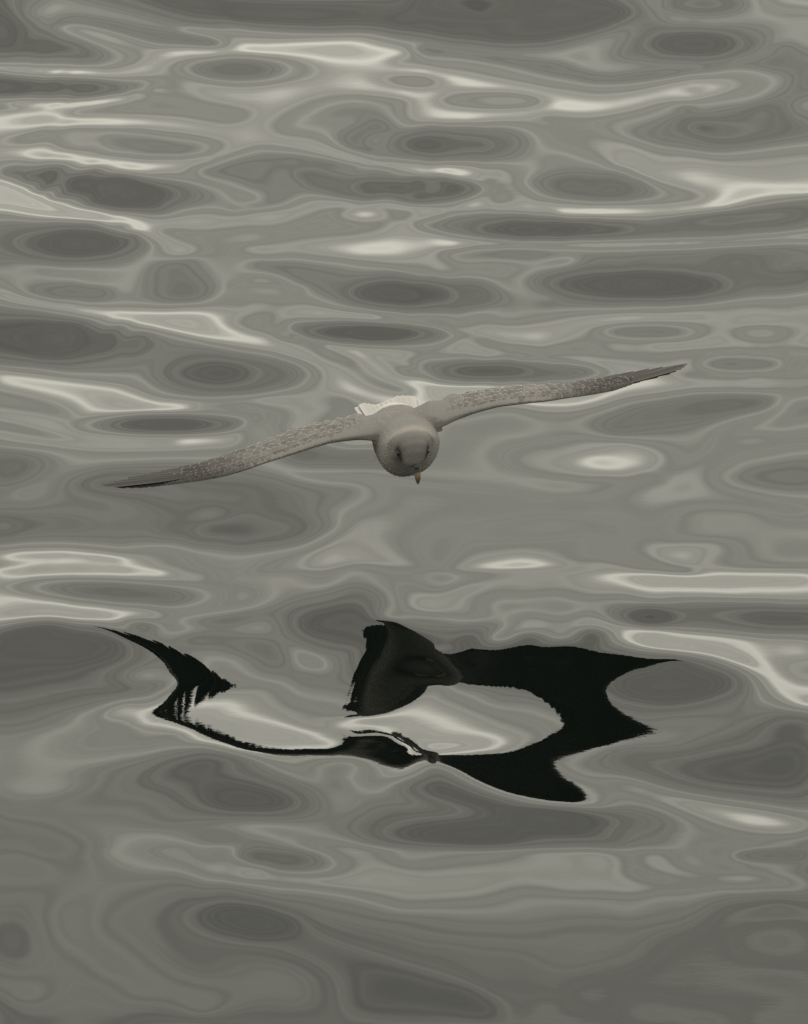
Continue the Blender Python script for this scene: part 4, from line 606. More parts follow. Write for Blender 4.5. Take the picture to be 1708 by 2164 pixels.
def grid_mesh(name, xs, ys, Z):
    ny, nx = Z.shape
    me = bpy.data.meshes.new(name)
    co = np.empty((ny, nx, 3), np.float32); co[..., 0] = xs[None]; co[..., 1] = ys[:, None]; co[..., 2] = Z
    idx = np.arange(ny * nx).reshape(ny, nx)
    q = np.stack([idx[:-1, :-1], idx[:-1, 1:], idx[1:, 1:], idx[1:, :-1]], -1).reshape(-1, 4)
    me.vertices.add(ny * nx); me.vertices.foreach_set('co', co.ravel())
    me.loops.add(q.size); me.loops.foreach_set('vertex_index', q.ravel().astype(np.int32))
    me.polygons.add(len(q)); me.polygons.foreach_set('loop_start', np.arange(0, q.size, 4, dtype=np.int32))
    me.update(calc_edges=True); me.validate()
    me.polygons.foreach_set('use_smooth', np.ones(len(q), bool))
    return me

H_IN, G_T, INS = solve_height()
# finer survey of the swell under the bird: cubic B-spline relief (hundredths of a millimetre)
RELIEF = """0 0 0 0 0 0 0 0 0 0 0 0 0 0 0 0 0 0 0 0 0 0 0 0 0 0 0 0 0 0 0 0 0 0 0 0 0 0 0 0 0 0 0 0 0 0 0 0 0 0 0 0 0 0 0 0 0 0 0 0 0 0 0 0 0 0 0 0 0
0 0 0 0 0 0 0 0 0 0 0 0 0 0 0 0 0 0 0 0 0 0 0 0 0 0 0 0 0 0 0 0 0 0 0 0 0 0 0 0 0 0 0 0 0 0 0 0 0 0 0 0 0 0 0 0 0 0 0 0 0 0 0 0 0 0 0 0 0
0 0 0 0 0 0 0 0 0 0 0 0 0 0 0 0 0 0 0 0 0 0 0 0 0 0 0 0 0 0 0 0 0 0 0 0 0 0 0 0 0 0 0 0 0 0 0 0 0 0 0 0 0 0 0 0 0 0 0 0 0 0 0 0 0 0 0 0 0
0 0 0 1 2 3 5 8 11 13 14 18 24 30 34 36 35 37 45 58 69 76 80 83 84 83 80 75 72 74 86 104 127 153 182 208 231 252 269 279 279 272 265 252 227 193 166 144 120 92 63 37 18 4 -6 -14 -21 -26 -30 -32 -29 -23 -16 -11 -6 -2 0 0 0
0 0 0 2 5 10 15 20 26 34 44 57 70 81 88 91 95 106 122 144 172 195 207 210 202 189 180 177 187 206 232 266 310 365 424 475 522 568 606 627 631 629 616 584 545 502 445 369 285 203 133 79 37 7 -17 -37 -52 -64 -70 -69 -62 -53 -41 -28 -16 -6 0 0 0
0 0 0 3 9 18 28 40 54 71 91 110 128 142 153 165 186 212 238 263 288 308 314 309 299 289 288 300 321 351 391 436 488 545 600 661 729 797 860 913 961 1001 1016 1000 947 852 723 581 442 316 211 126 58 4 -36 -67 -90 -104 -110 -110 -104 -90 -70 -48 -27 -10 0 0 0
0 0 0 5 14 27 45 67 91 118 144 169 190 209 232 264 303 344 384 417 438 449 448 434 418 411 413 425 446 477 518 569 627 688 756 836 919 1001 1090 1190 1296 1390 1450 1446 1367 1221 1026 810 605 427 283 167 74 1 -55 -95 -125 -145 -157 -159 -148 -126 -97 -66 -36 -13 0 0 0
0 0 0 6 18 36 60 90 124 158 191 223 255 292 336 385 438 490 538 576 600 608 604 592 578 565 556 552 557 574 607 658 721 798 887 982 1088 1209 1344 1485 1615 1715 1761 1723 1611 1449 1207 936 692 489 323 188 80 -4 -68 -118 -158 -185 -200 -200 -183 -151 -114 -76 -41 -15 0 0 0
0 0 0 8 22 44 72 106 143 186 233 284 340 399 461 522 581 636 685 721 748 765 773 771 758 734 701 670 648 645 665 709 778 868 980 1119 1278 1451 1624 1769 1840 1791 1666 1537 1402 1243 1064 874 679 495 331 194 85 -3 -76 -134 -178 -207 -218 -209 -186 -152 -114 -76 -41 -15 0 0 0
0 0 0 9 26 51 84 125 174 231 296 368 444 521 596 666 729 783 830 869 897 917 929 927 905 865 814 760 718 695 699 736 810 926 1085 1280 1490 1690 1833 1859 1741 1571 1439 1337 1222 1067 903 758 615 468 324 201 98 9 -66 -125 -166 -188 -192 -181 -160 -131 -99 -66 -36 -13 0 0 0
0 0 0 10 29 58 97 147 207 277 357 446 540 637 728 812 884 944 992 1032 1065 1083 1084 1069 1030 972 905 835 775 734 720 743 819 958 1158 1400 1647 1835 1875 1728 1523 1388 1296 1200 1090 940 789 668 562 456 350 243 140 53 -16 -68 -103 -123 -130 -126 -113 -95 -72 -49 -27 -10 0 0 0
0 0 0 11 33 65 110 165 232 309 399 499 609 725 841 949 1045 1126 1189 1235 1264 1277 1267 1225 1160 1075 981 893 816 760 734 745 807 928 1118 1390 1718 1880 1736 1523 1369 1255 1159 1072 970 834 718 622 539 461 386 306 223 148 85 35 -3 -30 -46 -53 -53 -47 -38 -27 -15 -6 0 0 0
0 0 0 12 37 74 124 185 259 347 448 561 682 810 942 1076 1204 1317 1410 1477 1513 1510 1468 1390 1281 1151 1018 906 828 783 768 776 801 848 958 1293 1775 1760 1555 1392 1250 1131 1035 955 862 763 687 622 563 508 454 394 331 267 208 155 111 76 48 28 14 5 0 -2 -2 -1 0 0 0
0 0 0 14 43 85 141 211 296 395 507 631 765 907 1056 1208 1357 1494 1614 1706 1760 1761 1700 1575 1388 1173 979 844 785 787 820 835 809 762 829 1188 1588 1520 1444 1287 1137 1013 912 833 768 730 704 677 643 603 557 505 447 387 327 271 221 177 140 107 79 56 36 21 10 3 0 0 0
0 0 0 16 48 96 160 240 335 444 566 700 845 1000 1161 1325 1485 1634 1766 1867 1923 1916 1822 1609 1304 1036 840 712 668 728 857 874 755 647 729 1110 1419 1449 1346 1186 1038 902 791 718 704 732 752 759 748 719 674 617 553 487 423 364 310 261 216 175 136 100 68 41 21 7 0 0 0
0 0 0 18 54 108 178 266 369 487 617 760 913 1076 1243 1411 1573 1721 1842 1924 1950 1889 1683 1348 1055 851 686 566 509 573 729 780 658 555 652 971 1071 1136 1140 1053 918 790 691 627 626 689 765 821 842 825 775 705 627 551 482 419 363 313 266 220 175 131 90 55 28 10 0 0 0
0 0 0 20 60 118 194 286 395 518 654 803 961 1126 1294 1460 1615 1749 1843 1878 1819 1636 1353 1100 904 702 521 406 375 436 632 676 570 465 651 755 710 744 770 751 696 632 574 538 540 605 699 802 880 886 829 743 653 570 496 431 373 321 272 226 181 139 99 64 34 12 0 0 0
0 0 0 22 64 126 205 302 413 539 678 828 986 1149 1313 1469 1608 1715 1771 1746 1612 1374 1133 924 716 509 331 209 170 236 528 611 449 446 539 499 491 480 469 452 431 412 408 432 459 510 601 706 794 839 802 715 635 561 492 428 370 318 271 226 184 144 105 69 38 14 0 0 0
0 0 0 23 67 131 213 312 425 551 689 837 991 1147 1298 1435 1547 1613 1603 1498 1305 1137 958 738 514 305 131 18 3 122 422 573 418 419 338 297 306 274 237 210 197 198 219 265 346 422 507 605 692 749 748 678 609 544 478 417 363 317 275 235 194 153 111 73 40 14 0 0 0
0 0 0 24 70 135 217 315 427 551 685 826 970 1110 1242 1352 1420 1429 1361 1200 1050 945 756 540 324 125 -35 -132 -133 6 374 397 335 294 169 101 86 57 26 5 0 15 51 110 195 289 396 503 593 643 649 643 596 529 459 396 347 303 262 224 188 152 113 74 40 14 0 0 0
0 0 0 25 71 138 220 317 426 544 669 797 925 1046 1147 1210 1225 1186 1096 961 862 740 549 353 158 -20 -159 -234 -216 -72 171 286 256 164 27 -76 -125 -155 -174 -179 -170 -144 -98 -35 45 150 273 390 479 521 546 573 554 506 448 391 340 295 255 219 184 147 107 69 37 13 0 0 0
0 0 0 25 73 139 222 317 421 532 645 756 856 939 998 1027 1022 978 891 786 664 521 374 199 21 -138 -256 -314 -302 -224 27 70 -29 -67 -137 -229 -303 -342 -354 -347 -325 -290 -241 -179 -100 15 143 261 344 388 434 463 470 458 431 392 346 299 257 217 175 131 92 58 31 11 0 0 0
0 0 0 26 74 140 221 311 409 507 602 687 757 806 835 844 830 787 715 624 480 316 192 43 -112 -252 -358 -415 -405 -299 -54 -25 -127 -202 -284 -387 -468 -509 -516 -499 -468 -428 -380 -322 -246 -136 -9 110 198 261 325 374 400 404 390 365 329 288 247 204 158 115 77 47 24 8 0 0 0
0 0 0 26 74 139 216 301 389 474 553 619 670 702 712 697 662 609 543 454 312 130 -11 -133 -262 -380 -469 -515 -505 -388 -115 -5 -115 -294 -448 -570 -648 -679 -674 -646 -607 -566 -524 -475 -405 -296 -169 -44 64 160 247 313 349 357 343 316 285 252 217 178 135 96 64 38 19 6 0 0 0
0 0 0 26 72 135 208 287 367 443 510 564 599 612 600 565 513 451 380 281 139 -42 -210 -324 -431 -526 -596 -632 -618 -483 -188 -32 -120 -341 -587 -772 -853 -870 -852 -811 -762 -725 -694 -645 -557 -442 -327 -210 -68 78 194 270 306 309 292 261 228 200 173 141 108 78 53 32 16 5 0 0 0
0 0 0 25 70 129 197 270 342 407 462 502 522 521 498 452 385 300 199 90 -43 -220 -397 -524 -617 -689 -741 -770 -749 -588 -258 -62 -146 -396 -700 -956 -1074 -1085 -1072 -1022 -971 -931 -886 -813 -707 -590 -488 -375 -207 -7 139 224 254 241 211 180 158 141 125 104 83 64 46 29 15 5 0 0 0
0 0 0 24 66 122 186 252 316 373 418 449 464 458 428 373 290 181 53 -89 -244 -409 -568 -703 -796 -852 -891 -912 -847 -647 -323 -110 -190 -461 -808 -1120 -1301 -1377 -1321 -1252 -1216 -1173 -1103 -1009 -892 -773 -664 -543 -379 -173 8 134 185 141 95 81 84 87 83 74 63 52 41 29 17 6 0 0 0
0 0 0 22 62 114 174 235 294 346 385 409 415 399 358 290 193 66 -83 -248 -425 -602 -770 -914 -983 -1006 -1026 -998 -845 -599 -323 -154 -230 -499 -884 -1299 -1636 -1696 -1508 -1442 -1431 -1407 -1348 -1255 -1135 -1003 -876 -745 -596 -421 -231 -72 42 12 -33 -11 22 44 52 56 57 54 46 35 21 8 0 0 0
0 0 0 21 58 106 161 219 273 320 355 372 368 342 291 214 110 -26 -195 -400 -601 -803 -1006 -1148 -1195 -1191 -1153 -1016 -782 -510 -274 -165 -232 -473 -847 -1261 -1597 -1732 -1706 -1729 -1734 -1684 -1591 -1505 -1424 -1300 -1129 -958 -793 -624 -455 -293 -152 -82 -74 -42 -12 12 33 50 62 66 59 43 26 10 0 0 0
0 0 0 19 53 98 149 202 253 296 328 342 333 298 236 146 28 -125 -320 -548 -779 -1028 -1245 -1383 -1435 -1415 -1296 -1064 -773 -479 -249 -152 -197 -387 -706 -1098 -1519 -1879 -1993 -2013 -2052 -1962 -1763 -1667 -1653 -1541 -1321 -1120 -958 -788 -579 -371 -223 -139 -91 -56 -25 5 31 52 67 71 63 47 28 11 0 0 0
0 0 0 18 50 91 137 185 230 271 301 314 302 259 182 71 -72 -249 -461 -697 -978 -1258 -1467 -1598 -1649 -1606 -1420 -1133 -810 -498 -249 -125 -170 -332 -584 -938 -1443 -2023 -2166 -2130 -2112 -1996 -1798 -1662 -1602 -1534 -1417 -1239 -1028 -816 -610 -428 -285 -183 -114 -67 -32 -4 20 38 51 57 53 42 27 11 0 0 0
0 0 0 18 48 87 128 168 205 237 259 269 259 214 124 -12 -177 -381 -632 -917 -1208 -1445 -1607 -1701 -1722 -1637 -1437 -1169 -875 -588 -347 -197 -174 -276 -521 -956 -1582 -2118 -2324 -2292 -2043 -1902 -1920 -1806 -1581 -1440 -1340 -1191 -990 -783 -600 -443 -314 -214 -140 -87 -49 -19 4 21 32 37 38 33 23 10 0 0 0
0 0 0 18 48 85 124 157 182 197 204 201 186 148 64 -74 -263 -540 -862 -1166 -1394 -1528 -1604 -1633 -1608 -1517 -1365 -1172 -951 -721 -507 -338 -240 -233 -401 -832 -1408 -1882 -2148 -2187 -2054 -1909 -1800 -1669 -1504 -1349 -1213 -1074 -916 -748 -589 -449 -335 -244 -173 -117 -73 -42 -18 -2 6 10 15 17 15 9 0 0 0
0 0 0 17 46 81 117 147 163 163 145 115 69 6 -92 -234 -452 -732 -1002 -1223 -1364 -1427 -1448 -1440 -1406 -1344 -1256 -1146 -1011 -856 -681 -494 -303 -133 -276 -741 -1209 -1564 -1784 -1869 -1846 -1755 -1633 -1509 -1390 -1273 -1151 -1019 -882 -741 -604 -485 -383 -294 -215 -150 -101 -66 -42 -27 -18 -13 -9 -5 -2 -2 0 0 0
0 0 0 16 43 72 100 122 133 127 96 35 -56 -174 -321 -492 -680 -841 -975 -1086 -1165 -1207 -1219 -1210 -1192 -1165 -1131 -1082 -1015 -929 -807 -599 -223 -53 -424 -805 -1088 -1300 -1441 -1524 -1554 -1538 -1491 -1425 -1338 -1229 -1112 -1000 -893 -789 -681 -564 -443 -328 -229 -152 -96 -57 -30 -13 -3 2 3 3 0 -2 0 0 0
0 0 0 16 42 70 93 104 101 79 34 -39 -141 -266 -406 -551 -685 -790 -870 -935 -985 -1020 -1036 -1035 -1021 -1007 -994 -971 -930 -862 -755 -599 -418 -403 -571 -764 -933 -1072 -1186 -1273 -1338 -1375 -1373 -1328 -1245 -1150 -1058 -969 -877 -779 -672 -553 -431 -316 -215 -132 -69 -23 7 26 36 38 33 23 11 3 0 0 0
0 0 0 17 43 69 87 89 74 40 -15 -90 -183 -289 -400 -506 -600 -676 -737 -777 -804 -823 -837 -849 -857 -852 -840 -820 -788 -739 -676 -614 -580 -592 -646 -726 -820 -920 -1021 -1110 -1177 -1211 -1209 -1169 -1104 -1029 -949 -868 -787 -693 -587 -478 -369 -267 -176 -97 -31 18 52 72 80 77 64 44 22 6 0 0 0
0 0 0 20 48 71 82 77 55 16 -39 -109 -191 -279 -367 -446 -512 -563 -599 -624 -643 -658 -668 -673 -675 -677 -671 -658 -638 -617 -600 -595 -606 -629 -660 -702 -756 -822 -893 -958 -1003 -1021 -1010 -983 -943 -883 -809 -731 -654 -573 -487 -394 -300 -211 -128 -56 4 49 78 93 96 87 68 45 26 11 0 0 0
0 0 0 24 53 69 70 58 34 -4 -54 -115 -183 -255 -326 -388 -440 -476 -499 -512 -517 -520 -523 -526 -528 -526 -519 -508 -501 -499 -505 -521 -546 -577 -612 -650 -690 -730 -771 -808 -829 -835 -823 -800 -770 -733 -681 -617 -544 -470 -395 -319 -242 -167 -98 -39 9 45 67 73 70 60 46 33 20 9 0 0 0
0 0 0 22 43 55 53 40 17 -14 -54 -102 -155 -211 -266 -316 -357 -388 -410 -421 -423 -418 -410 -404 -402 -399 -392 -381 -377 -380 -392 -411 -437 -472 -514 -557 -598 -630 -646 -658 -668 -669 -661 -645 -621 -591 -555 -511 -457 -393 -327 -261 -198 -140 -88 -43 -7 19 36 44 44 40 32 23 14 6 0 0 0
0 0 0 19 32 35 33 24 9 -12 -40 -74 -112 -152 -190 -226 -260 -288 -306 -316 -316 -309 -301 -295 -290 -285 -278 -269 -263 -264 -274 -291 -316 -346 -381 -422 -465 -505 -525 -524 -516 -511 -508 -501 -487 -463 -430 -390 -347 -299 -248 -198 -150 -108 -72 -42 -19 -2 10 17 21 22 20 15 8 3 0 0 0
0 0 0 3 6 10 12 10 5 -6 -23 -43 -66 -91 -115 -140 -164 -184 -195 -196 -191 -186 -186 -184 -181 -176 -169 -163 -156 -154 -159 -171 -188 -207 -231 -259 -292 -327 -356 -371 -367 -355 -342 -328 -314 -297 -273 -245 -215 -185 -153 -123 -96 -72 -52 -36 -23 -13 -6 -1 2 3 3 3 2 1 0 0 0
0 0 0 -4 -9 -9 -4 -2 -2 -5 -11 -20 -30 -41 -53 -63 -73 -79 -79 -74 -72 -74 -78 -81 -82 -77 -72 -68 -63 -60 -61 -65 -72 -80 -90 -103 -118 -135 -152 -167 -175 -175 -169 -159 -149 -139 -128 -115 -100 -85 -71 -59 -49 -40 -33 -27 -21 -17 -13 -11 -11 -11 -10 -7 -3 -1 0 0 0
0 0 0 0 0 0 0 0 0 0 0 0 0 0 0 0 0 0 0 0 0 0 0 0 0 0 0 0 0 0 0 0 0 0 0 0 0 0 0 0 0 0 0 0 0 0 0 0 0 0 0 0 0 0 0 0 0 0 0 0 0 0 0 0 0 0 0 0 0
0 0 0 0 0 0 0 0 0 0 0 0 0 0 0 0 0 0 0 0 0 0 0 0 0 0 0 0 0 0 0 0 0 0 0 0 0 0 0 0 0 0 0 0 0 0 0 0 0 0 0 0 0 0 0 0 0 0 0 0 0 0 0 0 0 0 0 0 0
0 0 0 0 0 0 0 0 0 0 0 0 0 0 0 0 0 0 0 0 0 0 0 0 0 0 0 0 0 0 0 0 0 0 0 0 0 0 0 0 0 0 0 0 0 0 0 0 0 0 0 0 0 0 0 0 0 0 0 0 0 0 0 0 0 0 0 0 0"""
def add_relief(H):
    rx0, rx1, ry0, ry1, sx, sy = -.86, .86, 13.55, 15.35, .026, .042
    nx = int(round((rx1 - rx0) / sx)) + 3; ny = int(round((ry1 - ry0) / sy)) + 3
    c = np.array([int(v) for v in RELIEF.split()], float)
    if len(c) != nx * ny: return H
    c = c.reshape(ny, nx) * 1e-5
    S = H.copy()
    for _ in range(10):
        p = np.pad(S, 1, mode='edge'); S = .25 * p[1:-1, :-2] + .5 * p[1:-1, 1:-1] + .25 * p[1:-1, 2:]
    for _ in range(4):
        p = np.pad(S, 1, mode='edge'); S = .25 * p[:-2, 1:-1] + .5 * p[1:-1, 1:-1] + .25 * p[2:, 1:-1]
    m = np.clip((rx1 - np.abs(XS)) / .1, 0, 1)[None] * np.minimum(np.clip((YS - ry0) / .15, 0, 1), np.clip((ry1 - YS) / .15, 0, 1))[:, None]
    m = m * m * (3 - 2 * m)
    H = H + (S - H) * m
    bs = lambda t: np.stack([(1 - t) ** 3 / 6, (3 * t ** 3 - 6 * t * t + 4) / 6, (-3 * t ** 3 + 3 * t * t + 3 * t + 1) / 6, t ** 3 / 6])
    fx = (XS - rx0) / sx; fy = (YS - ry0) / sy
    ox = np.where((fx >= 0) & (fx < nx - 3))[0]; oy = np.where((fy >= 0) & (fy < ny - 3))[0]
    ix = np.floor(fx[ox]).astype(int); iy = np.floor(fy[oy]).astype(int)
    bx = bs(fx[ox] - ix); by = bs(fy[oy] - iy)
    BX_ = np.zeros((len(ox), nx)); BY_ = np.zeros((len(oy), ny))
    for k in range(4):
        BX_[np.arange(len(ox)), ix + k] += bx[k]; BY_[np.arange(len(oy)), iy + k] += by[k]
    H[np.ix_(oy, ox)] += BY_ @ c @ BX_.T
    return H
H_IN = add_relief(H_IN)
GXS, x0 = graded(XS, DX, -4000, 4000, 1.055)
GYS, y0_ = graded(YS, DY, -3000, 9000, 1.055)
sxg = np.gradient(GXS)[None]; syg = np.gradient(GYS)[:, None]
Z = open_sea(GXS[None], GYS[:, None], sxg, syg)
Z[y0_:y0_ + len(YS), x0:x0 + len(XS)] = H_IN
sea = bpy.data.objects.new('sea', grid_mesh('sea', GXS, GYS, Z)); col.objects.link(sea)
sea.data.materials.append(water_material())
sea['kind'] = 'structure'
sea['label'] = 'glassy grey sea with slow oily swells mirroring an overcast sky'

# ------------------------------------------------------------------ the bird
BX, BY, BZ = 0.0035, 15.3798, 0.243
bird = bpy.data.objects.new('seabird', None); col.objects.link(bird)
bird.location = (BX, BY, BZ); bird.empty_display_size = .1
bird['label'] = 'grey seabird with white tail gliding low over the glassy water, wings spread wide'
bird['category'] = 'bird'

def put(name, me, mat, parent=bird):
    o = bpy.data.objects.new(name, me); col.objects.link(o); o.parent = parent
    me.materials.append(mat)
    return o

YAWX, YAWY = .14, -.99
def loc(f, u, x=0.0):          # forward, up, sideways of the bird -> its local axes
    return Vector((f * YAWX + x * .99, f * YAWY + x * .14, u))

# wing stations: leading edge xyz, trailing edge xyz (metres from the bird's centre)
WL = [(-0.0449, -0.0513, 0.015, -0.0452, 0.0787, 0.0132),
      (-0.0639, -0.057, 0.0166, -0.0644, 0.073, 0.0148),
      (-0.0932, -0.0674, 0.0177, -0.0939, 0.0626, 0.0121),
      (-0.1362, -0.0823, 0.0155, -0.1373, 0.0487, 0.0089),
      (-0.1792, -0.0986, 0.0062, -0.1807, 0.0424, 0.0018),
      (-0.217, -0.1093, -0.004, -0.2189, 0.041, -0.0083),
      (-0.2488, -0.1143, -0.0128, -0.2511, 0.0419, -0.0211),
      (-0.2902, -0.1126, -0.0287, -0.293, 0.0438, -0.038),
      (-0.3344, -0.1038, -0.0452, -0.3374, 0.042, -0.0523),
      (-0.3779, -0.0909, -0.0568, -0.3809, 0.0413, -0.0631),
      (-0.4259, -0.0733, -0.0684, -0.4287, 0.0372, -0.0731),
      (-0.474, -0.0532, -0.0808, -0.4764, 0.0305, -0.0818),
      (-0.5163, -0.0316, -0.0884, -0.5175, 0.0093, -0.0843),
      (-0.5428, -0.0177, -0.0906, -0.5431, -0.0052, -0.089),
      (-0.5555, -0.0117, -0.0897, -0.5556, -0.0107, -0.091)]
WR = [(0.0466, -0.0384, 0.0344, 0.047, 0.0916, 0.0349),
      (0.0631, -0.039, 0.0345, 0.0636, 0.091, 0.0363),
      (0.0881, -0.0409, 0.0462, 0.0888, 0.0891, 0.0427),
      (0.1226, -0.0433, 0.0597, 0.1236, 0.0868, 0.0523),
      (0.1657, -0.0454, 0.072, 0.1671, 0.0875, 0.062),
      (0.2088, -0.0452, 0.0776, 0.2106, 0.0894, 0.0659),
      (0.2521, -0.0369, 0.0792, 0.2542, 0.0954, 0.0659),
      (0.2956, -0.0202, 0.0813, 0.2979, 0.1045, 0.0662),
      (0.3392, 0.0012, 0.0807, 0.3416, 0.115, 0.0731),
      (0.3787, 0.0237, 0.0819, 0.381, 0.1254, 0.08),
      (0.4182, 0.0484, 0.0887, 0.4204, 0.1335, 0.0853),
      (0.458, 0.0758, 0.091, 0.4598, 0.1389, 0.0903),
      (0.489, 0.097, 0.0941, 0.4904, 0.1424, 0.0931),
      (0.5085, 0.1101, 0.0996, 0.5096, 0.1431, 0.095),
      (0.5178, 0.1163, 0.1038, 0.5187, 0.1434, 0.0957)]
def wing_fn(tab):
    T = np.array(tab); side = 1 if T[0, 0] > 0 else -1
    sp = np.r_[0, np.cumsum(np.linalg.norm(np.diff(T[:, :3], axis=0), axis=1))]; sp /= sp[-1]
    T = np.r_[[[.012 * side, -.040, .010, .012 * side, .088, .016]], T]; sp = np.r_[-.075, sp]
    def P(s, c, lift=0.0):
        a = np.array([np.interp(s, sp, T[:, k]) for k in range(6)])
        le, te = a[:3], a[3:]
        ch = np.linalg.norm(te - le)
        camber = .055 * ch * (4 * c * (1 - c)) if 0 <= c <= 1 else 0
        q = le + (te - le) * c
        return Vector((q[0], q[1], q[2] + camber + lift))
    return P, sp
PL, spL = wing_fn(WL); PR, spR = wing_fn(WR)

def thick(s, c):
    t = np.interp(s, [-.075, 0, .04, .09, .2, .45, .7, .95, 1], [.060, .052, .037, .026, .019, .014, .009, .004, .003])
    return t * (1.55 * math.sqrt(max(c, 0) + .004) * (1 - c) ** .7 + .12)

def loft(bm, rings, cap=True):
    vs = [[bm.verts.new(p) for p in r] for r in rings]
    n = len(vs[0])
    for a, b in zip(vs[:-1], vs[1:]):
        for i in range(n): bm.faces.new((a[i], a[(i+1) % n], b[(i+1) % n], b[i]))
    if cap:
        bm.faces.new(vs[0][::-1]); bm.faces.new(vs[-1])

# body rings: f, u, half width, half height up, half height down, tilt
BODY = [(-.185, .008, .010, .007, .007, 0), (-.17, .008, .020, .012, .013, 0), (-.14, .006, .032, .020, .024, 0), (-.10, .002, .044, .030, .037, 0),
        (-.05, -.001, .051, .038, .049, 0), (0, -.001, .0548, .044, .056, 0), (.04, .000, .0558, .047, .058, 0),
        (.075, .004, .054, .046, .056, 4), (.10, .010, .050, .042, .050, 10), (.122, .018, .0425, .036, .044, 16), (.140, .0245, .0350, .0335, .039, 24),
        (.156, .0265, .0325, .033, .036, 36), (.170, .023, .0300, .0315, .033, 46), (.181, .0145, .0250, .026, .028, 53),
        (.188, .007, .018, .0185, .021, 56), (.192, .002, .009, .010, .012, 57)]
def body_ring(b, n=28):
    f, u, w, hu, hd, tilt = b
    t = R(tilt); T = Vector((math.cos(t), -math.sin(t))); Nn = Vector((math.sin(t), math.cos(t)))   # (f,u)
    out = []
    for i in range(n):
        a = 2 * math.pi * i / n
        y = math.sin(a); h = (hu if y > 0 else hd) * y
        x = w * math.copysign(abs(math.cos(a)) ** .92, math.cos(a))
        off = .003 + .0085 * float(np.clip((f - .06) / .08, 0, 1))
        roll = .10
        p = loc(f + Nn[0] * h, u + Nn[1] * h, x - off)
        p.z += roll * x
        out.append(p)
    return out

bm = bmesh.new()
loft(bm, [body_ring(b) for b in BODY])
for P, tab in ((PL, WL), (PR, WR)):
    rings = []
    cs = [0, .02, .06, .13, .25, .4, .55, .7, .8]
    for s in np.linspace(-.075, .985, 34):
        lim = np.interp(s, [0, .4, .55, .85, 1], [1.0, .95, .86, .82, .66])
        up = [P(s, c * lim, .5 * thick(s, c * lim)) for c in cs]
        dn = [P(s, c * lim, -.5 * thick(s, c * lim)) for c in cs[::-1][:-1]]
        rings.append(up + dn)
    if P is PR: rings = [r[::-1] for r in rings]
    loft(bm, rings)
bmesh.ops.recalc_face_normals(bm, faces=bm.faces[:])
tmp = bpy.data.meshes.new('tmp'); bm.to_mesh(tmp); bm.free()
tob = bpy.data.objects.new('tmp', tmp); col.objects.link(tob)
md = tob.modifiers.new('r', 'REMESH'); md.mode = 'VOXEL'; md.voxel_size = .0026
ms = tob.modifiers.new('s', 'SMOOTH'); ms.factor = .5; ms.iterations = 9
dg = bpy.context.evaluated_depsgraph_get()
body_me = bpy.data.meshes.new_from_object(tob.evaluated_get(dg))
bpy.data.objects.remove(tob); bpy.data.meshes.remove(tmp)
body_me.name = 'body'
body_me.polygons.foreach_set('use_smooth', np.ones(len(body_me.polygons), bool))
BVH = BVHTree.FromPolygons([v.co for v in body_me.vertices], [p.vertices[:] for p in body_me.polygons])

GREY = np.array([0.235, 0.224, 0.213])       # back and wing grey
def mix(a, b, t): return a + (b - a) * t
def sstep(a, b, x): 
    t = np.clip((x - a) / (b - a), 0, 1); return t * t * (3 - 2 * t)
EYES = [loc(.1765, .0225, -.0115 - .0255), loc(.1775, .0255, -.0115 + .0205)]
eye_pts = []
for e_ in EYES:
    hit = BVH.find_nearest(e_); eye_pts.append((hit[0], hit[1]))
co = np.empty(len(body_me.vertices) * 3); body_me.vertices.foreach_get('co', co); co = co.reshape(-1, 3)
nr = np.empty(len(body_me.vertices) * 3); body_me.vertices.foreach_get('normal', nr); nr = nr.reshape(-1, 3)
f_ = co @ np.array([YAWX, YAWY, 0]); x_ = co @ np.array([.99, .14, 0]); u_ = co[:, 2]
c_ = np.tile(GREY, (len(co), 1))
headness = sstep(.108, .165, f_ - .35 * (u_ - .02)) * (np.abs(x_) < .07)
c_ = mix(c_, np.array([.165, .157, .149]), (headness)[:, None])
nape = np.exp(-((f_ - .116) / .022) ** 2) * (u_ > 0) * (np.abs(x_) < .06)
c_ = mix(c_, np.array([.36, .335, .30]), (.7 * nape)[:, None])
under = sstep(.15, -.35, nr[:, 2]) * (1 - .55 * headness)
c_ = mix(c_, np.array([.34, .325, .30]), (.8 * under)[:, None])
face = sstep(.172, .187, f_) * sstep(.012, -.004, u_)
c_ = mix(c_, np.array([.34, .32, .29]), (.8 * face)[:, None])
rump = sstep(-.10, -.14, f_) * (np.abs(x_) < .08)
c_ = mix(c_, np.array([.62, .60, .56]), rump[:, None])
for q, n_ in eye_pts:
    d = co - np.array(q); fwd = d @ np.array([YAWX*.5, YAWY*.5, -.85]) ; d2 = np.linalg.norm(d, axis=1)
    inw = np.array(loc(0, 0, -1 if q.x > 0 else 1)); ax = np.array([YAWX*.45, YAWY*.45, -.8]) + inw * .35; ax /= np.linalg.norm(ax)
    al_ = d @ ax; pe = np.sqrt(np.maximum(d2 ** 2 - al_ ** 2, 0))
    k = 2.2 * np.exp(-((al_ - .002) / .0118) ** 2 - (pe / .0082) ** 2) + .45 * np.exp(-((d2 / .014) ** 2))
    c_ = mix(c_, np.array([.030, .028, .027]), np.clip(k, 0, 1)[:, None] * .93)
le_shade = sstep(.075, .10, np.abs(x_)) * sstep(.45, -.25, nr[:, 2])  # shade under the wings' leading edge, painted into the plumage colour
c_ = mix(c_, np.array([.12, .115, .112]), (.55 * le_shade)[:, None])
hand_ = sstep(.27, .37, np.abs(x_))
c_ = mix(c_, np.array([.085, .079, .074]), hand_[:, None])
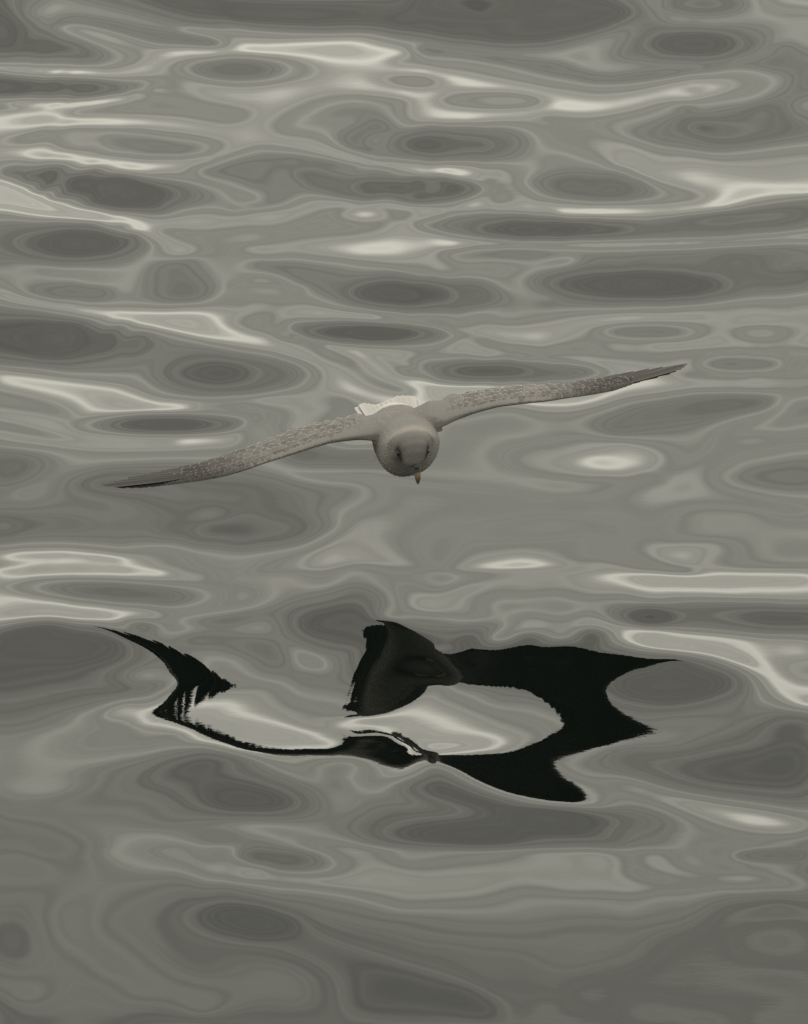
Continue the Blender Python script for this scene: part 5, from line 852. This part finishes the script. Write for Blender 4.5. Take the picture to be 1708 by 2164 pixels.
def set_plumage(me, c):
    at = me.attributes.new('plumage', 'FLOAT_COLOR', 'POINT')
    at.data.foreach_set('color', np.c_[c, np.ones(len(c))].astype(np.float32).ravel())
set_plumage(body_me, c_)
m_body = attr_mat('body_plumage', .85, (70, 30, 70), .22, .0003, .15)
body = put('body', body_me, m_body)

# ---- feathers
def feather_geo(root, tip_dir, normal, L, w, base, edge, bend=0.0, ns=5, shaft=None, tipround=.6, edge_w=.5, asym=0.0):
    """verts, faces, colours of one cambered vane with a rounded tip"""
    d = tip_dir.normalized(); n = (normal - d * normal.dot(d)).normalized(); sdir = d.cross(n)
    V = []; C = []
    us = (-1, -.78, 0, .78, 1)
    ts = [i / ns for i in range(ns + 1)] if ns > 5 else [0, .3, .6, .84, .93, 1]
    ns = len(ts) - 1
    for t in ts:
        wd = w * min(1.0, .45 + 1.6 * t) * (math.sqrt(max(1 - ((t - (1 - tipround)) / tipround) ** 2, 0)) if t > 1 - tipround else 1)
        wd = max(wd, w * .05)
        for u in us:
            p = root + d * (L * t) + sdir * (u * wd * .5 + asym * wd * .2) + n * (.07 * w * (1 - u * u) - bend * L * t * t)
            V.append(p)
            e = max(sstep(edge_w, 1, abs(u)) * (.35 + .65 * t), sstep(.83, .94, t) if ns == 5 else sstep(.93, 1.0, t))
            cc = mix(np.array(base), np.array(edge), float(e))
            if shaft is not None and u == 0: cc = np.array(shaft)
            C.append(cc)
    k = len(us)
    Fc = [(i*k+j, i*k+j+1, (i+1)*k+j+1, (i+1)*k+j) for i in range(ns) for j in range(k - 1)]
    return V, Fc, C

def mesh_from(name, items):
    V = []; Fc = []; C = []
    for v, f, c in items:
        o = len(V); V += v; C += c; Fc += [tuple(a + o for a in q) for q in f]
    me = bpy.data.meshes.new(name); me.from_pydata(V, [], Fc); me.update()
    me.polygons.foreach_set('use_smooth', np.ones(len(me.polygons), bool))
    set_plumage(me, np.array(C))
    return me
m_feather = attr_mat('flight_feather', .7, (60, 60, 60), .25, .0003, .25)
m_covert = attr_mat('covert_feather', .8, (90, 90, 90), .18, .0002, .2)
m_white = attr_mat('tail_plumage', .8, (80, 80, 80), .12, .0003, .2)

def norm_at(P, s, c):
    a = P(s + .01, c) - P(s - .01, c); b = P(s, min(c + .05, 1)) - P(s, c - .05 if c > .05 else 0)
    n = a.cross(b)
    return (n if n.z > 0 else -n).normalized()

jit = lambda v: 1 + random.uniform(-v, v)
for P, sp, side in ((PL, spL, -1), (PR, spR, 1)):
    # ten primaries fanning to the tip, the outermost longest
    tips = [1.0, .955, .90, .84, .775, .71, .645, .585, .535, .49] if side < 0 else [1.0, .95, .89, .83, .765, .70, .64, .58, .53, .485]
    for i, s in enumerate(tips):
        k = i / 9
        sr = mix(.66, .44, k)
        cr_ = mix(.16, .5, k)
        root = P(sr, cr_, .0035 - .0004 * i)
        tip = P(s, 1.0 if i else .6, .0006)
        L = (tip - root).length * (1.0 if i == 0 else 1.01)
        n = (norm_at(P, min(.5*(sr+s), .97), .4)).normalized()
        base = np.array([.070, .065, .061]) * jit(.18); edge = np.array([.17, .158, .146])
        g = feather_geo(root, tip - root, n, L, mix(.028, .036, k), base, edge, bend=-.010, ns=12, shaft=base * .62, tipround=.22, edge_w=.82, asym=.1 * side)
        put('primary_feather', mesh_from('primary_feather', [g]), m_feather)
    # secondaries along the arm's trailing edge
    for i in range(15):
        s = mix(.06, .47, i / 14)
        root = P(s, .55, .002); tip = P(min(s + .012, .6), 1.0, .0008)
        n = norm_at(P, s, .75)
        base = np.array([.125, .115, .106]) * jit(.18); edge = np.array([.28, .26, .235])
        if i > 11: base = base * .72
        g = feather_geo(root, tip - root, n, (tip - root).length * 1.03, .024, base, edge, bend=.02, ns=6, shaft=base * .7, tipround=.35)
        put('secondary_feather', mesh_from('secondary_feather', [g]), m_feather)
    # rows of coverts, big at the back, tiny along the leading edge
    items = []
    rows = [(.70, .040, .0245), (.54, .036, .0225), (.39, .031, .0195), (.26, .025, .0165), (.15, .0195, .0135), (.07, .014, .0105), (.015, .011, .008)]
    span = .56
    for ri, (c, L, w) in enumerate(rows):
        s = .06 + .4 * random.random() * w / span
        while s < .75:
            smax = np.interp(c, [0, .25, .5, .75], [.75, .70, .61, .53])
            if s > smax: break
            hand = float(sstep(.38, .62, s))
            cc = c * mix(1.0, .86, hand) * jit(.07)
            ss = s + random.uniform(-.3, .3) * w / span
            root = P(ss, cc, .5 * thick(ss, cc) - .0012)
            back = P(ss, min(cc + .15, 1)) - P(ss, cc); out = P(ss + .03, cc) - P(ss, cc)
            d = back.normalized() * mix(1, .52, hand) + out.normalized() * mix(.22, .95, hand)
            n = norm_at(P, ss, cc)
            d = d.normalized() + n * (.0028 / L)
            base = mix(GREY * .80, np.array([.060, .056, .053]), .08 + .92 * hand) * jit(.2)
            edge = mix(np.array([.46, .43, .39]), np.array([.22, .205, .19]), hand) * jit(.12)
            if c < .12: base = base * .85; edge = mix(edge, base, .35)
            sc = mix(1.0, 1.12, hand) * jit(.12)
            bl = float(sstep(.02, .14, s)); base = mix(GREY, base, bl); edge = mix(GREY * 1.08, edge, bl)
            items.append(feather_geo(root, d, n, L * sc * 1.15, w * sc * 1.15, base, edge, bend=.02, ns=4, tipround=.62, edge_w=.74))
            s += w * .78 / span
    cv = put('wing_coverts', mesh_from('wing_coverts', items), m_covert)
    cv['kind'] = 'stuff'

# short contour feathers over back and nape
items = []
B_ = np.array(BODY)
def body_top(f, a):
    b = [np.interp(f, B_[:, 0], B_[:, k]) for k in range(6)]
    t = R(b[5]); Nn = (math.sin(t), math.cos(t))
    h = b[3] * math.sin(a) if math.sin(a) > 0 else b[4] * math.sin(a); x = b[2] * math.cos(a)
    p = loc(b[0] + Nn[0]*h, b[1] + Nn[1]*h, x); p.z += .1 * x
    return p
f = .145
while f > -.135:
    k = (.145 - f) / .28
    w = mix(.0062, .0135, k); L = w * 1.35
    b2 = np.interp(f, B_[:, 0], B_[:, 2])
    na = max(6, int(2 * math.pi * b2 / (w * .62)))
    for i in range(na):
        a = 2 * math.pi * (i + .5 * random.random()) / na
        p = body_top(f + random.uniform(-.3, .3) * w, a)
        hit = BVH.find_nearest(p)
        q, n = hit[0], hit[1]
        if (q - p).length > .02 or abs(q.dot(Vector((.99, .14, 0)))) > .085: continue
        d = loc(-1, 0) + Vector((0, 0, -.12)) ; d = (d - n * d.dot(n)).normalized() + n * .035
        xr = q.dot(Vector((.99, .14, 0)))
        d += Vector((.99, .14, 0)) * (xr * 4)
        napew = math.exp(-((f - .118) / .02) ** 2)
        base = mix(GREY, np.array([.33, .315, .29]), .5 * napew) * jit(.06)
        if f > .13: base = mix(base, np.array([.165, .153, .142]), .6)
        if f < -.10: base = mix(base, np.array([.62, .60, .56]), float(sstep(-.10, -.125, f)))
        if n.z < .1: base = mix(base, np.array([.38, .365, .335]), float(.75 * sstep(.1, -.5, n.z)))
        items.append(feather_geo(q - n * .0008, d, n, L * 1.3, w * 1.25, base, base * 1.13, bend=.06, ns=4, tipround=.62, edge_w=.5))
    f -= w * .55
bf = put('back_feathers', mesh_from('back_feathers', items), m_covert); bf['kind'] = 'stuff'

# tail: twelve white feathers in a loose fan, its left side hanging lower
TZ = [(-1, .003), (-.8, .0085), (-.5, .0025), (-.2, .0025), (.1, .009), (.45, .0175), (.8, .0195), (1, .013)]
for i in range(12):
    k = i / 11 * 2 - 1                      # -1 image left .. +1 image right
    h = (k + 1) / 2
    root = loc(-.112, mix(.0005, .013, min(1, 1.6 * h)), mix(-.048, .032, h))
    tip = loc(-.205 - .012 * (1 - k * k), float(np.interp(k, [a for a, b in TZ], [b for a, b in TZ])), mix(-.057, .042, h))
    d = tip - root
    g = feather_geo(root, d, Vector((-.2 * k, -.1, 1)), d.length, .029, (.52, .51, .49), (.56, .55, .53), bend=-.01, ns=10, shaft=(.47, .46, .44), tipround=.18)
    put('tail_feather', mesh_from('tail_feather', [g]), m_white)

# eyes
m_eye, t_, b_ = new_mat('eye'); b_.inputs['Base Color'].default_value = (.006, .005, .005, 1); b_.inputs['Roughness'].default_value = .12
for q, n in eye_pts:
    bm = bmesh.new(); bmesh.ops.create_uvsphere(bm, u_segments=14, v_segments=10, radius=.0060)
    me = bpy.data.meshes.new('eye'); bm.to_mesh(me); bm.free()
    me.polygons.foreach_set('use_smooth', np.ones(len(me.polygons), bool))
    o = put('eye', me, m_eye); o.location = q - n * .0034

# bill: plated upper bill with tube nostrils, a dark saddle and a hooked yellowish nail
def bill_mat(name, colr, rough=.4):
    m, t, b = new_mat(name)
    tcn = t.nodes.new('ShaderNodeTexCoord'); n = t.nodes.new('ShaderNodeTexNoise'); n.inputs['Scale'].default_value = 260; n.inputs['Detail'].default_value = 3
    t.links.new(tcn.outputs['Object'], n.inputs['Vector'])
    rp = t.nodes.new('ShaderNodeValToRGB'); rp.color_ramp.elements[0].color = tuple(.72 * c for c in colr) + (1,); rp.color_ramp.elements[1].color = tuple(1.25 * c for c in colr) + (1,)
    rp.color_ramp.elements[0].position = .35; rp.color_ramp.elements[1].position = .68
    t.links.new(n.outputs['Fac'], rp.inputs[0]); t.links.new(rp.outputs[0], b.inputs['Base Color']); b.inputs['Roughness'].default_value = rough
    return m
m_horn = bill_mat('bill_horn', (.065, .062, .058)); m_dark = bill_mat('bill_dark', (.016, .015, .015)); m_nail = bill_mat('bill_nail', (.15, .105, .058)); m_side = bill_mat('bill_side', (.075, .068, .058))
bd = Vector(loc(.50, -.866)).normalized(); bd = (bd + Vector((.03, 0, 0))).normalized()
bs = Vector((.99, .14, .1)).normalized(); bn = bs.cross(bd).normalized()
if bn.z < 0: bn = -bn
bill_root = loc(.186, .0105, -.0078)
def bill_loft(name, sect, mat, parent, n=12):
    bm = bmesh.new(); rings = []
    for t, off, w, hu, hd in sect:
        rings.append([bill_root + bd * t + bn * (1.2 * off + 1.2 * (hu if math.sin(a) > 0 else hd) * math.sin(a)) + bs * (1.32 * w * math.cos(a)) for a in [2*math.pi*i/n for i in range(n)]])
    loft(bm, rings); bmesh.ops.recalc_face_normals(bm, faces=bm.faces[:])
    me = bpy.data.meshes.new(name); bm.to_mesh(me); bm.free(); me.polygons.foreach_set('use_smooth', np.ones(len(me.polygons), bool))
    return put(name, me, mat, parent)
bill = bill_loft('bill', [(-.004, -.002, .0068, .0058, .0075), (.004, -.002, .0062, .0052, .0068), (.012, -.002, .0056, .0046, .006), (.020, -.002, .0050, .0042, .0052), (.0265, -.0018, .0045, .004, .0046), (.030, -.001, .004, .0036, .004)], m_side, bird)
bill_loft('nostril_tube', [(-.001, .0028, .0046, .0022, .003), (.003, .0032, .0044, .0030, .003), (.010, .0030, .0040, .0029, .003), (.0150, .0026, .0034, .0026, .003), (.0165, .0020, .0022, .0016, .002)], m_horn, bill)
for s_ in (-1, 1):
    bm = bmesh.new(); bmesh.ops.create_uvsphere(bm, u_segments=10, v_segments=8, radius=.0017)
    me = bpy.data.meshes.new('nostril'); bm.to_mesh(me); bm.free()
    o = put('nostril', me, m_dark, bill); o.location = bill_root + bd * .0160 + bn * .0044 + bs * (s_ * .0018)
bill_loft('bill_saddle', [(.0150, .0012, .0042, .0022, .002), (.0185, .0008, .0043, .0026, .002), (.0225, .0006, .0040, .0024, .002), (.0245, .0006, .003, .0018, .002)], m_dark, bill)
bill_loft('bill_nail', [(.0225, .000, .0036, .0028, .004), (.027, .0002, .0043, .0038, .0042), (.032, -.0004, .0041, .0038, .0042), (.037, -.0022, .0032, .0031, .004), (.0405, -.0048, .0019, .0020, .003), (.0425, -.0076, .0006, .0006, .001)], m_nail, bill)
